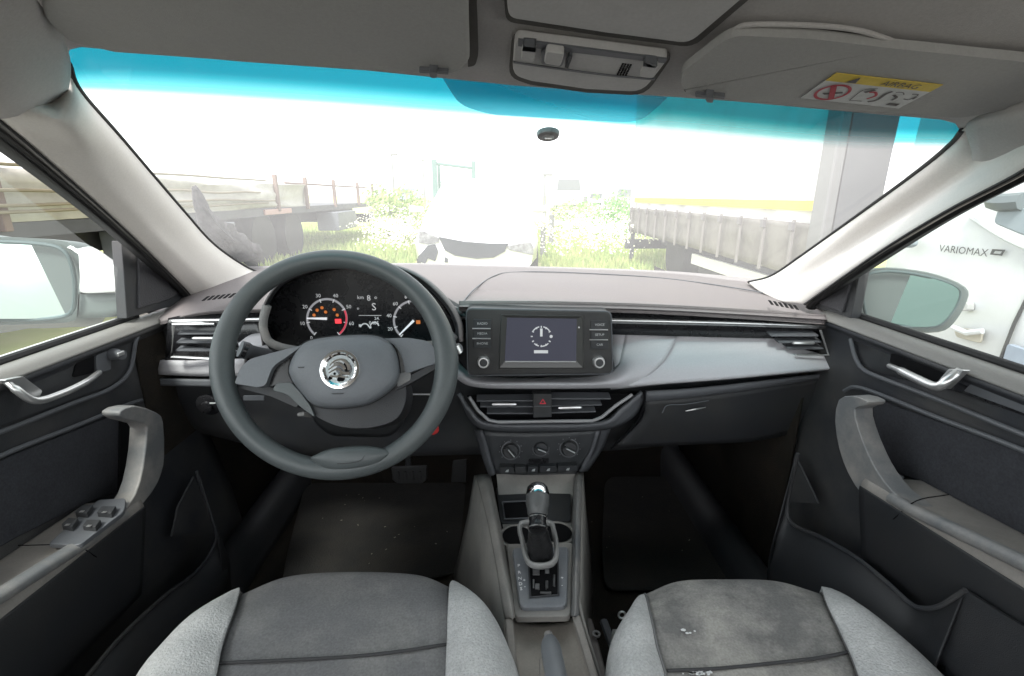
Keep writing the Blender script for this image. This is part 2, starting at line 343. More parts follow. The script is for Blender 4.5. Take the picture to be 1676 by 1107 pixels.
def btn(pts, off=.018, mat=LAMPPL, nm='lamp_switch', bev=.0015): return mk(nm, M().prism([H(x, y, off) for x, y in rounded([(a, b, 5) for a, b in pts])], HN * .008), mat, LC, bevel=bev)
btn([(855, 78), (878, 80), (873, 103), (852, 100)]); btn([(886, 84), (928, 89), (920, 111), (884, 106)], .016, PL_MID)
btn([(894, 85), (924, 89), (917, 110), (890, 105)], .021); btn([(931, 90), (938, 91), (930, 112), (924, 110)], .016, PL_MID)
btn([(1056, 104), (1078, 107), (1068, 129), (1046, 127)])
btn([(1054, 103), (1077, 106), (1073, 112), (1052, 109)], .0195, PL_MID)
btn([(856, 77), (877, 79), (876, 85), (855, 83)], .0195, PL_MID)
gm = M()
for i in range(4):
    for j in range(6): x = 1018 + i * 4.4 - j * 1.6; y = 105 + j * 3.2 + i * .5; gm.prism([H(x + a, y + b, .0128) for a, b in ((0, 0), (3, .3), (2.4, 2.2), (-.6, 1.9))], HN * .001)
mk('microphone_grille', gm, VOID, LC, smooth=0)

# ---- windshield
base = [Y(262, 430, 1.32), Y(400, 443, 1.46), Y(600, 437, 1.58), Y(838, 440, 1.62), Y(1080, 448, 1.58), Y(1238, 462, 1.40), Y(1380, 462, 1.22)]
top_px = [(60, 60), (200, 70), (500, 100), (838, 132), (1130, 154), (1400, 178), (1660, 180)]
topp = [H(x, y, 0) + Vector((0, .012, .004)) for x, y in top_px]
b_ = spline(base, 6); t_ = spline(topp, 6)
# UV v is set so that v=1 sits on the visible glass edge
rows = []; NV = 24
for j in range(NV + 1):
    t = j / NV; row = []
    for i in range(len(b_)):
        p = b_[i].lerp(t_[i], t); s_ = sin(pi * t) * .03; row.append(p + Vector((0, s_ * .6, s_)))
    rows.append(row)
m = M().grid(rows); WG = glass('tinted_windshield_glass', (.95, .985, .97), veil=.15, gloss=.02, band=True)
c = sum(m.v, Vector()) / len(m.v); me = bpy.data.meshes.new('windshield'); me.from_pydata([p - c for p in m.v], [], m.f)
uvl = me.uv_layers.new(name='UVMap'); nb = len(b_)
for lp_ in me.loops: vi = lp_.vertex_index; u_ = (vi % nb) / (nb - 1); uvl.data[lp_.index].uv = (u_, (vi // nb) / NV + .04 * (2 * u_ - 1) ** 2)
me.materials.append(WG); me.shade_smooth(); ws = bpy.data.objects.new('windshield', me); COL.objects.link(ws); ws.parent = CAR; ws.location = c - CAR.location
ws['label'] = 'windshield with a turquoise shade band along its top edge'
def WS(px, py, off=.0):    # point on the windshield near its top, along the pixel's ray
    A = topp[3]; B = base[3]; nn = Vector((0, -(B.z - A.z), (B.y - A.y))).normalized()
    return PL(px, py, A + Vector((0, .01, .012)) - nn * off, nn)
SH = glass('mirror_shade_patch_glass', (.50, .68, .74), veil=.22, gloss=.01)
m = M().prism([WS(x, y, .012) for x, y in rounded([(724, 128, 0), (1092, 160, 0), (1080, 172, 0), (1050, 198, 18), (1020, 201, 0), (800, 188, 20), (752, 172, 18)])], (0, .001, .002))
mk('mirror_shade_patch', m, SH, ws, smooth=0, label='dotted grey shade patch above the mirror mount')
wn_ = Vector((0, -.35, .94)).normalized()
c = WS(897, 217, .02); wv = ray(897, 217).normalized()
m = M().lathe([(r_ * .74, h_) for r_, h_ in [(.0005, .010), (.009, .010), (.011, .007), (.020, .006), (.0215, .003), (.0215, .0), (.0005, 0)]], c, Vector((0, -.33, -.94)).normalized(), 28, cap=False)
mk('mirror_mount', m, pm('mount_grey', (.30, .29, .29), .45, var=.6, vscale=120, vcol=(.16, .155, .155)), ws)
mk('mount_clip', M().box(c - Vector((0, .006, .008)), (.010, .004, .004)), SILV, ws, bevel=.001)

# ---- A pillars: loft of sections: glass edge, ridge, door edge, seal
def pillar(name, A, Rg, C, D, inner, label):
    a = spline(A, 6); r = spline(Rg, 6); c_ = spline(C, 6); d = spline(D, 6); rows = []
    for i in range(len(a)):
        n1 = inner
        back = a[i] + (a[i] - EYE).normalized() * .03
        q1 = a[i].lerp(r[i], .5) + n1 * .010; q2 = r[i].lerp(c_[i], .5) + n1 * .008
        rows.append(spline([back, a[i], q1, r[i], q2, c_[i]], 3))
    o = sheet(name, M().grid(rows), PILLAR, CAR, .006, smooth=70, label=label)
    k = M().tube(a, .0035, 8); mk('glass_edge_seal', k, RUB, o)
    rows = []
    for i in range(len(c_)):
        p, q = c_[i], d[i]; rows.append([p + n1 * .001, p.lerp(q, .10) + n1 * .004, p.lerp(q, .34) + n1 * .0, p.lerp(q, .40) - n1 * .004])
    sheet('door_frame_trim', M().grid(rows), pm('door_frame_trim_plastic', (.13, .125, .12), .5, var=.3, vscale=20), o, .004)
    rows = []
    for i in range(len(c_)):
        p, q = c_[i], d[i]; rows.append([p.lerp(q, .37) - n1 * .002, p.lerp(q, .45) + n1 * .008, p.lerp(q, .85) + n1 * .008, q - n1 * .006])
    sheet('door_seal', M().grid(rows), RUB, o, .006)
    k = M().tube([p.lerp(q, .03) for p, q in zip(c_, d)], .0022, 6); mk('trim_seam', k, RUB, o)
    return o
pillar('windshield_pillar', [H(112, 104, 0), Y(132, 150, .70), Y(200, 228, .84), Y(300, 345, 1.07), Y(352, 402, 1.22), Y(408, 440, 1.38), Y(440, 450, 1.42)],
       [H(60, 140, -.0), Y(105, 195, .66), Y(162, 262, .78), Y(255, 365, .96), Y(305, 418, 1.07), Y(352, 462, 1.18), Y(372, 475, 1.22)],
       [X(-100, 112, -.545), X(-20, 180, -.575), X(50, 238, -.60), X(160, 335, -.64), X(232, 402, -.67), X(300, 470, -.70), X(318, 492, -.71)],
       [X(-150, 130, -.58), X(-62, 205, -.61), X(0, 245, -.632), X(118, 332, -.67), X(205, 402, -.70), X(292, 478, -.725), X(305, 500, -.73)],
       Vector((1, -.3, 0)).normalized(), 'left windshield pillar trim')
pillar('windshield_pillar', [H(1574, 214, 0), Y(1552, 240, .68), Y(1490, 290, .78), Y(1380, 370, .98), Y(1310, 420, 1.12), Y(1262, 452, 1.26), Y(1225, 462, 1.36)],
       [H(1640, 215, 0), Y(1610, 262, .64), Y(1545, 308, .72), Y(1425, 385, .90), Y(1350, 437, 1.02), Y(1290, 478, 1.12), Y(1270, 490, 1.15)],
       [X(1790, 205, .50), X(1730, 240, .525), X(1665, 285, .55), X(1545, 348, .59), X(1440, 412, .62), X(1345, 478, .655), X(1316, 498, .665)],
       [X(1790, 238, .53), X(1730, 268, .555), X(1676, 296, .58), X(1560, 356, .615), X(1450, 424, .65), X(1352, 488, .68), X(1330, 508, .69)],
       Vector((-1, -.3, 0)).normalized(), 'right windshield pillar trim')
# rounded headliner corner pieces where pillar meets roof
def corner(pts, nm, lab):
    mk(nm, M().patch(pts, 5, 5), HEAD, CAR, smooth=80, label=lab)
for sgn, P0 in ((0, [[(-140, -80, .035), (0, -60, .03), (104, 56, .004)], [(-160, 40, .05), (-10, 60, .05), (116, 104, .010)], [(-170, 120, .06), (0, 178, .075), (112, 148, .022)], [(-150, 150, .03), (20, 215, .04), (96, 192, .01)]]),
                (1, [[(1850, 90, .035), (1720, 150, .03), (1600, 190, .004)], [(1850, 170, .05), (1700, 200, .05), (1580, 208, .012)], [(1850, 235, .06), (1700, 266, .06), (1590, 250, .03)], [(1840, 260, .03), (1690, 290, .03), (1590, 282, .01)]])):
    g = [[H(a, b, o) for a, b, o in row] for row in P0]
    o = sheet('roof_corner_trim', M().patch(g, 5, 5), HEAD, CAR, .004, smooth=80)

# ---- dashboard -------------------------------------------------------------
DASH = mk('dashboard', M().patch([
    [Y(230, 500, 1.3), Y(330, 440, 1.40), Y(420, 436, 1.5), Y(600, 432, 1.62), Y(680, 431, 1.66), Y(838, 435, 1.68), Y(1080, 443, 1.64), Y(1238, 457, 1.5), Y(1330, 470, 1.36), Y(1400, 500, 1.2)],
    [Y(240, 512, 1.15), Y(330, 462, 1.25), Y(420, 452, 1.3), Y(600, 445, 1.36), Y(680, 440, 1.38), Y(838, 444, 1.42), Y(1080, 454, 1.42), Y(1230, 472, 1.32), Y(1320, 490, 1.18), Y(1380, 515, 1.08)],
    [Y(252, 520, 1.05), Y(330, 488, 1.08), Y(420, 476, 1.1), Y(600, 462, 1.12), Y(680, 458, 1.12), Y(800, 459, 1.12), Y(1060, 470, 1.14), Y(1210, 490, 1.10), Y(1305, 507, 1.03), Y(1360, 522, .98)],
    [Y(262, 524, 1.02), Y(330, 508, .98), Y(420, 503, .95), Y(600, 500, .93), Y(690, 501, .93), Y(790, 499, .93), Y(1030, 502, .935), Y(1200, 511, .935), Y(1300, 518, .935), Y(1355, 523, .945)],
    [Y(262, 532, 1.02), Y(330, 516, .985), Y(420, 512, .96), Y(600, 510, .94), Y(690, 511, .94), Y(790, 503, .935), Y(1030, 506, .94), Y(1200, 515, .94), Y(1300, 522, .94), Y(1355, 527, .95)],
], 5, 5), PL_TOP, CAR, smooth=60, label='grey dashboard across the car')
# raised passenger pad, its own soft skin
pad = M().patch([
    [Y(838, 447, 1.375), Y(1000, 452, 1.40), Y(1120, 463, 1.36), Y(1230, 478, 1.24), Y(1262, 486, 1.2)],
    [Y(806, 456, 1.18), Y(960, 460, 1.2), Y(1100, 472, 1.18), Y(1230, 490, 1.12), Y(1290, 502, 1.06)],
    [Y(775, 478, 1.0), Y(930, 482, 1.01), Y(1090, 492, 1.01), Y(1235, 506, 1.0), Y(1320, 517, .97)],
    [Y(753, 499, .905), Y(900, 500, .905), Y(1060, 504, .91), Y(1220, 513, .92), Y(1352, 522, .93)],
    [Y(752, 504, .90), Y(900, 504.5, .905), Y(1060, 509, .91), Y(1220, 517, .92), Y(1352, 525, .93)]], 6, 5)
sheet('passenger_pad', pad, PL_TOP, DASH, .012, smooth=60)
sp = M().tube(spline([Y(752, 502, .90), Y(775, 475, 1.0), Y(806, 453, 1.18), Y(838, 446, 1.37), Y(920, 446, 1.41), Y(1080, 455, 1.39), Y(1225, 475, 1.25), Y(1268, 486, 1.19)], 6), .0015, 6)
mk('pad_seam', sp, PL_MID, DASH)
# body of the dashboard behind all fascia pieces
body = M().patch([
    [Y(262, 530, 1.04), Y(500, 520, 1.06), Y(745, 506, .98), Y(1060, 512, .98), Y(1352, 530, .97)],
    [Y(255, 620, 1.04), Y(500, 620, 1.06), Y(745, 620, .99), Y(1060, 630, .98), Y(1368, 600, .97)],
    [Y(265, 660, 1.05), Y(500, 700, 1.05), Y(745, 700, 1.02), Y(1060, 690, 1.0), Y(1368, 660, .98)],
    [Y(290, 700, 1.10), Y(500, 745, 1.10), Y(745, 745, 1.06), Y(1040, 735, 1.05), Y(1340, 690, 1.04)],
    [Y(300, 690, 1.3), Y(500, 730, 1.3), Y(745, 730, 1.3), Y(1040, 722, 1.3), Y(1330, 680, 1.3)]], 4, 4)
sheet('dashboard_body', body, PL_DARK, DASH, .01, smooth=60)
# black groove and silver line beneath the pad (right) and left end
def strip(name, top, bot, ytop, mat, parent, th=.006, **k):
    T = spline([Y(a, b, c) for (a, b), c in zip(top, ytop)], 6); B = spline([Y(a, b, c) for (a, b), c in zip(bot, ytop)], 6)
    o = mk(name, M().grid([T, B]), mat, parent, **k); face_flip_to(o, EYE); d = o.modifiers.new('t', 'SOLIDIFY'); d.thickness = th; d.offset = -1
    return o
ys = [.932, .937, .942, .948, .955]
strip('black_groove', [(735, 503), (1000, 509), (1120, 514), (1240, 521), (1352, 529)], [(735, 545), (1000, 548), (1120, 551), (1240, 554), (1354, 556)], ys, BLACKG, DASH)
strip('silver_line', [(737, 516), (1000, 521.5), (1120, 524.5), (1240, 528), (1352, 533)], [(737, 523), (1000, 529.5), (1120, 532), (1240, 535), (1352, 539)], [v - .012 for v in ys], SILV, DASH)
strip('black_groove', [(275, 521), (320, 512), (370, 508), (420, 505)], [(270, 590), (320, 590), (370, 590), (440, 590)], [1.0, .99, .98, .97], BLACKG, DASH)
strip('silver_line', [(276, 524), (320, 523), (370, 522), (440, 520)], [(276, 530), (320, 529), (370, 528), (440, 526)], [.975, .97, .96, .955], SILV, DASH)
# decor panel right
dec = M().patch([
    [Y(1003, 541, .955), Y(1100, 542, .957), Y(1180, 543, .96), Y(1250, 543, .963), Y(1258, 543, .963)],
    [Y(1003, 575, .952), Y(1100, 572, .944), Y(1180, 572, .945), Y(1270, 566, .950), Y(1288, 563, .952)],
    [Y(1006, 606, .935), Y(1080, 600, .918), Y(1180, 595, .918), Y(1285, 587, .926), Y(1366, 587, .936)],
    [Y(1000, 632, .895), Y(1080, 628, .895), Y(1180, 621, .898), Y(1285, 611, .905), Y(1370, 602, .918)]], 6, 5)
sheet('decor_panel', dec, PL_DECOR, DASH, .01, smooth=60)
# curl below the radio: swept ledge
led = M().patch([
    [Y(741, 545, .955), Y(750, 580, .95), Y(758, 600, .94), Y(785, 614, .925), Y(880, 617, .92), Y(980, 614, .925), Y(1008, 600, .94), Y(1018, 575, .95), Y(1024, 545, .955)],
    [Y(739, 545, .925), Y(744, 590, .915), Y(756, 612, .895), Y(785, 626, .88), Y(880, 627, .875), Y(985, 626, .88), Y(1025, 615, .897), Y(1045, 585, .932), Y(1062, 547, .950)],
    [Y(735, 548, .93), Y(736, 595, .92), Y(750, 622, .90), Y(785, 635, .885), Y(880, 637, .88), Y(985, 636, .885), Y(1040, 631, .90), Y(1085, 592, .9195), Y(1110, 550, .951)]], 6, 5)
sheet('radio_ledge', led, PL_DECOR, DASH, .01, smooth=70)
# left decor under vent
m = M().patch([[Y(262, 590, 1.0), Y(320, 591, .985), Y(400, 588, .965)], [Y(256, 613, 1.0), Y(320, 616, .985), Y(400, 616, .965)]], 4, 3)
sheet('decor_panel', m, PL_DECOR, DASH, .008)
m = M().patch([[Y(256, 620, 1.0), Y(320, 622, .985), Y(400, 622, .965)], [Y(252, 631, 1.0), Y(320, 633, .985), Y(400, 634, .965)]], 4, 3)
sheet('lower_trim_edge', m, PL_MID, DASH, .008)
# grey edge strip above the glove box + glove box lid
strip('lower_trim_edge', [(1058, 641), (1140, 636), (1240, 625), (1368, 610)], [(1058, 658), (1140, 650), (1240, 637), (1368, 616)], [.915, .92, .93, .945], PL_MID, DASH)
gb = M().patch([[Y(1057, 658, .92), Y(1140, 651, .925), Y(1240, 638, .935), Y(1368, 617, .95)],
    [Y(1050, 690, .93), Y(1140, 690, .935), Y(1240, 675, .945), Y(1366, 650, .96)],
    [Y(1005, 734, .96), Y(1140, 728, .96), Y(1240, 722, .97), Y(1340, 700, .99)]], 5, 5)
GB = sheet('glove_box_lid', gb, PL_DARK, DASH, .01, label='dark glove box lid with a small latch')
mk('glove_box_latch', M().tube([Y(1122, 673, .915), Y(1138, 670, .91), Y(1155, 667, .918)], [.0008, .002, .0008], 8), SILV, GB)
mk('latch_recess', M().tube(spline([Y(1084, 676, .915), Y(1092, 664, .917), Y(1120, 662, .917), Y(1160, 656, .92)], 4), .0012, 6), PL_MID, GB)
mk('glove_box_seam', M().tube(spline([Y(1055, 640, .914), Y(1054, 662, .916), Y(1046, 685, .925), Y(1025, 710, .94), Y(1000, 734, .955)], 5), .0022, 6), VOID, DASH)
# ---- vents
def vent(outline, yd, slats, tabs, parent, frame_w=.004, frame_px=None, label=None, mat=SILV):
    back = M().prism([Y(a, b, yd + .030) for a, b in outline], (0, .004, 0))
    V = mk('air_vent', back, VOID, parent, smooth=0, label=label)
    if frame_px:
        path = [Y(a, b, yd) for a, b in frame_px]; mk('vent_frame', M().tube(path, frame_w, 8), mat, V)
    for (x0, y0, x1, y1) in slats:
        a, b = Y(x0, y0, yd + .006), Y(x1, y1, yd + .006)
        sm = M().add([a, b, b + Vector((0, .022, .004)), a + Vector((0, .022, .004)), a + Vector((0, 0, -.003)), b + Vector((0, 0, -.003)), b + Vector((0, .022, .001)), a + Vector((0, .022, .001))],
                     [(0, 1, 2, 3), (4, 7, 6, 5), (0, 4, 5, 1), (3, 2, 6, 7), (0, 3, 7, 4), (1, 5, 6, 2)])
        mk('slat', sm, PL_MID, V, smooth=0, bevel=.0005)
    for (x0, y0, x1, y1) in tabs:
        a, b = Y(x0, y0, yd - .001), Y(x1, y1, yd - .001)
        mk('vent_tab', M().tube([a, a.lerp(b, .08), a.lerp(b, .92), b], [.002, .0036, .0036, .002], 8), SILV, V)
    return V
vent([(288, 530), (415, 528), (415, 583), (286, 585)], .97, [(290, 546, 415, 545), (288, 560, 415, 560), (287, 573, 415, 574)], [(315, 554, 352, 554)], DASH, frame_px=[(352, 530), (284, 531), (281, 584), (352, 588)], label='left air vent beside the steering wheel')
vent([(1258, 541), (1343, 541), (1352, 579), (1300, 580)], .925, [(1262, 549, 1340, 549), (1275, 560, 1345, 559), (1290, 570, 1348, 570)], [(1297, 562, 1333, 562)], DASH, frame_px=[(1302, 582), (1356, 581), (1343, 541)], frame_w=.0024, label='right air vent at the passenger door')
CV = [(764, 648), (1048, 644), (1010, 668), (984, 690), (802, 690), (782, 670)]
vent(CV, .905, [(780, 656, 875, 655), (786, 665, 875, 665), (797, 676, 875, 676), (903, 652, 1000, 652), (903, 664, 985, 662), (903, 675, 975, 673)], [(805, 662, 845, 662), (914, 668, 952, 667)], DASH,
     frame_px=[(768, 650), (782, 672), (800, 688), (815, 691), (970, 689), (985, 683), (1008, 664), (1035, 646)], frame_w=.0035, label='pair of central air vents under the screen', mat=pm('vent_surround_plastic', (.30, .30, .31), .4))
sur = M().patch([[Y(748, 646, .915), Y(766, 672, .915), Y(795, 696, .91), (Y(885, 699, .905)), Y(985, 695, .91), Y(1018, 670, .915), Y(1052, 643, .915)],
                 [Y(752, 650, .93), Y(770, 690, .935), Y(800, 706, .93), (Y(885, 708, .925)), Y(990, 704, .93), Y(1035, 685, .93), Y(1056, 655, .93)]], 5, 3)
sheet('vent_surround', sur, PL_MID, DASH, .008)
# hazard switch between the vents
HZ = mk('hazard_switch', M().prism([Y(a, b, .893) for a, b in ((873, 645), (903, 645), (903, 683), (873, 684))], (0, .02, 0)), PL_DARK, DASH, bevel=.001)
mk('hazard_seam', M().prism([Y(a, b, .892) for a, b in ((874, 665), (902, 665), (902, 666), (874, 666))], (0, .001, 0)), PL_MID, HZ, smooth=0)
tri = M()
for s0, s1 in ((1, .55),):
    c0 = Vector((888.5, 658))
    def tp(s): return [Y(c0.x + s * a, c0.y + s * b, .8915) for a, b in ((-5.5, 3.5), (5.5, 3.5), (0, -5))]
    tri.grid([tp(1), tp(.6)], True)
mk('hazard_triangle', tri, pm('red_symbol', (.35, .03, .04), .5, emit=(.5, .03, .05), estr=.12), HZ, smooth=0)

# ---- radio / screen unit
RB = rounded([(763, 505, 10), (1000, 510, 10), (1003, 612, 10), (766, 615, 10)])
RAD = mk('radio_unit', M().prism([Y(a, b, .868) for a, b in RB], (0, .04, 0)), pm('radio_bezel_plastic', (.035, .035, .036), .38, var=.4, vscale=25, vcol=(.055, .054, .052)), DASH, bevel=.003, seg=3, label='central touchscreen radio with knobs at its lower corners')
mk('radio_rim', M().tube([Y(a, b, .870) for a, b in RB], .0014, 6, closed=True), PL_MID, RAD)
mk('screen_bezel', M().grid([[Y(a, b, .8665) for a, b in ((818, 514), (956, 516), (956, 604), (815, 605))], [Y(a, b, .8735) for a, b in ((829, 519), (944, 521), (944, 591), (826, 592))]], True), pm('bezel_edge', (.06, .06, .058), .3), RAD, smooth=0)
bpy.data.objects.remove(bpy.data.objects['screen_bezel'])
fr2 = M()
o4 = [(819, 515), (955, 517), (956, 603), (816, 604)]; i4 = [(830, 520), (944, 522), (943, 591), (826, 591)]
fr2.grid([[Y(a, b, .8672) for a, b in o4], [Y(a, b, .8640) for a, b in [(821, 516), (953, 518), (954, 602), (818, 602)]], [Y(a, b, .8676) for a, b in i4]], True)
mk('screen_bezel', fr2, pm('bezel_edge', (.06, .06, .058), .3), RAD, smooth=0)
mk('bezel_highlight', M().tube([Y(827, 592.5, .8655), Y(942, 592.5, .8655)], .0012, 6), SILV, RAD)
SCR = mk('screen', M().prism([Y(a, b, .8675) for a, b in i4], (0, .0006, 0)), pm('screen_glow', (.02, .02, .025), .25, emit=(.115, .12, .165), estr=.11, spec=.3), RAD, smooth=0, label='dark blue screen showing an analogue clock')
ck = M(); cc = (886, 551)
def CK(a, b, y=.8668): return Y(a, b, y)
def arc(cx, cy, r0, r1, a0, a1, n=16, fy=1, fn=CK):
    mm = M(); A = []; B = []
    for k in range(n + 1): a = R(a0 + (a1 - a0) * k / n); A.append(fn(cx + r0 * cos(a), cy - r0 * sin(a) * fy)); B.append(fn(cx + r1 * cos(a), cy - r1 * sin(a) * fy))
    return mm.grid([A, B])
for a0, a1 in ((35, 78), (102, 145), (225, 255), (265, 315)): q = arc(*cc, 15.2, 17, a0, a1); ck.add(q.v, q.f)
for k in range(12): a = 30 * k; q = arc(*cc, 14, 17.3, a - 3.5, a + 3.5, 2); ck.add(q.v, q.f)
q = arc(cc[0] + 16, cc[1], 0, 2.6, 0, 360, 12); ck.add(q.v, q.f)
ck.add([CK(884, 538), CK(888, 538), CK(888, 551), CK(884, 551)], [(0, 1, 2, 3)])
ck.add([CK(874, 573.5), CK(897, 573.5), CK(897, 578.5), CK(874, 578.5)], [(0, 1, 2, 3)])
mk('clock_face', ck, MARK, SCR, smooth=0)
mk('status_led', M().lathe([(.0001, .001), (.0016, .0008), (.0018, 0)], Y(948, 536, .8665), (0, -1, .2), 12, cap=False), MARK, RAD)
for (x, top) in ((775, 522), (967, 524)):
    for k in range(3):
        y0 = top + 1 + k * 16.3
        B_ = mk('radio_button', M().prism([Y(a, b, .8655) for a, b in ((x, y0), (x + 29, y0 + .3), (x + 29, y0 + 14.3), (x, y0 + 14))], (0, .004, 0)), PL_DARK, RAD, bevel=.0006)
        word = (['RADIO', 'MEDIA', 'PHONE'] if x < 800 else ['VOICE', 'SETUP', 'CAR'])[k]
        tm = textmesh(word, .0062, Y(x + 14.5, y0 + 7, .8652), (1, 0, 0), (0, .0, 1), .0001); mk('button_lettering', tm, DIM, RAD, smooth=0)
        if k < 2: mk('button_divider', M().tube([Y(x - 2, y0 + 15, .8635), Y(x + 28, y0 + 15.2, .8635)], .0011, 6), SILV, RAD)
    kc = Y(x + (16.5 if x < 800 else 12), 592, .868)
    KN = mk('volume_knob', M().lathe([(.0118, 0), (.0118, .004), (.0105, .012), (.0092, .0135), (.0075, .0135), (.0070, .0115), (.0001, .0115)], kc, (0, -1, .12), 28, cap=False), SILV, RAD)
    mk('knob_cap', M().lathe([(.0074, .011), (.0068, .0128), (.0001, .0132)], kc, (0, -1, .12), 20, cap=False), PL_DARK, KN)
# ---- climate panel
cp = M().patch([[Y(787, 706, .945), Y(885, 708, .935), Y(985, 703, .945)], [Y(797, 742, .945), Y(885, 742, .935), Y(975, 738, .945)], [Y(806, 776, .95), Y(885, 776, .94), Y(950, 771, .95)]], 6, 4)
CP = sheet('climate_panel', cp, PL_MID if False else pm('climate_panel_plastic', (.045, .048, .052), .45, bump=.15, bscale=900), DASH, .02, label='heater control panel with three round knobs')
for s in (0, 1):
    px0 = ((787, 706), (797, 740), (808, 778)) if s == 0 else ((978, 705), (968, 738), (950, 773)); px1 = ((776, 704), (786, 740), (800, 780)) if s == 0 else ((1000, 702), (985, 738), (962, 772))
    m = M().patch([[Y(a, b, .94) for a, b in px0], [Y(a, b, .965) for a, b in px1]], 4, 3); sheet('side_cheek', m, PL_MID, CP, .006)
for i, (kx, ky, ang) in enumerate(((836, 737, -52), (885, 733, -22), (931, 733, -28))):
    kc = Y(kx, ky, .938); ax = Vector((0, -1, .22)).normalized()
    r0 = .0185 if i != 1 else .0165
    KN = mk('climate_knob', M().lathe([(r0, 0), (r0, .003), (r0 * .9, .004), (r0 * .86, .012), (r0 * .8, .0135), (.0001, .0135)], kc, ax, 32, cap=False), PL_DARK, CP)
    mk('knob_ring', M().lathe([(r0 * 1.0, .0035), (r0 * 1.12, .0035), (r0 * 1.12, .0015)], kc, ax, 32, cap=False), PL_MID, KN)
    d = Vector((cos(R(ang)), 0, sin(R(ang)))); d = (d - ax * d.dot(ax)).normalized(); w = ax.cross(d)
    p = kc + ax * .0135
    mk('knob_grip', M().box(p + ax * .004, (r0 * 1.5, .006, .008), Matrix((d, w, ax)).transposed()), PL_DARK, KN, bevel=.002)
    mk('knob_pointer', M().box(p + ax * .0085 + d * .001, (r0 * 1.1, .0022, .001), Matrix((d, w, ax)).transposed()), pm('pointer_grey', (.4, .42, .42), .5), KN, smooth=0)
    dm = M()
    for k in range(9):
        a = R(-40 + k * 32.5); q = kc + Vector((cos(a), 0, sin(a))) * (r0 * 1.32) + ax * .002; dm.box(q, (.0018, .001, .0018))
    mk('knob_scale', dm, pm('scale_print', (.2, .2, .21), .5), KN, smooth=0)
for k, (x0, x1) in enumerate(((818, 842), (843, 862), (864, 882), (883, 912), (913, 946))):
    yy0 = 766 - (x0 - 818) * .03
    B_ = mk('switch_button', M().prism([Y(a, b, .925) for a, b in ((x0, yy0), (x1 - 1, yy0 - .5), (x1 - 1, yy0 + 9), (x0, yy0 + 10))], (0, .02, 0)), PL_DARK, CP, bevel=.001)
    if k != 1: mk('switch_symbol', M().prism([Y((x0 + x1) / 2 + a, yy0 + 5 + b, .9235) for a, b in ((-3, 2), (2, 2), (3, -2), (-1, -1))], (0, .001, 0)), pm('pointer_grey', (.4, .42, .42), .5), CP, smooth=0)
mk('display_window', M().prism([Y(a, b, .934) for a, b in ((865, 752), (898, 751), (898, 759), (865, 760))], (0, .003, 0)), BLACKG, CP, smooth=0)

# ---- instrument binnacle
hoodpx = [(432, 566), (428, 530), (436, 495), (462, 462), (510, 441), (570, 433), (640, 437), (690, 458), (728, 494), (748, 528), (752, 560)]
rimf = spline([Y(a, b, .845) for a, b in hoodpx], 5); rimb = spline([Y(590 + (a - 590) * .96, 520 + (b - 520) * .93, .918) for a, b in hoodpx], 5)
outer = spline([Y(a + (0 if a < 600 else 6), b - 1, .90) for a, b in hoodpx], 5)
outb = spline([Y(547 + (a - 547) * 1.0, 530 + (b - 530) * .86, 1.22) for a, b in hoodpx], 5)
BIN = sheet('instrument_hood', M().grid([outb, outer, rimf]), PL_TOP, DASH, .003, smooth=60)
mid = spline([Y(590 + (a - 590) * .985, 522 + (b - 522) * .965, .85) for a, b in hoodpx], 5)
sheet('hood_lining', M().grid([mid, rimb]), PL_DARK, BIN, .002, smooth=60)
sheet('hood_lip', M().grid([rimf, mid]), PL_DARK, BIN, .003, smooth=60)
# black side wedge right of hood (shadow side)
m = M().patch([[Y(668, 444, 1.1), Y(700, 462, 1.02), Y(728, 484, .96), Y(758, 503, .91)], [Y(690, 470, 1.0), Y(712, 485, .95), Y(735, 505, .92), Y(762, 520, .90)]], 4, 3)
sheet('hood_side', m, PL_DARK, DASH, .004)
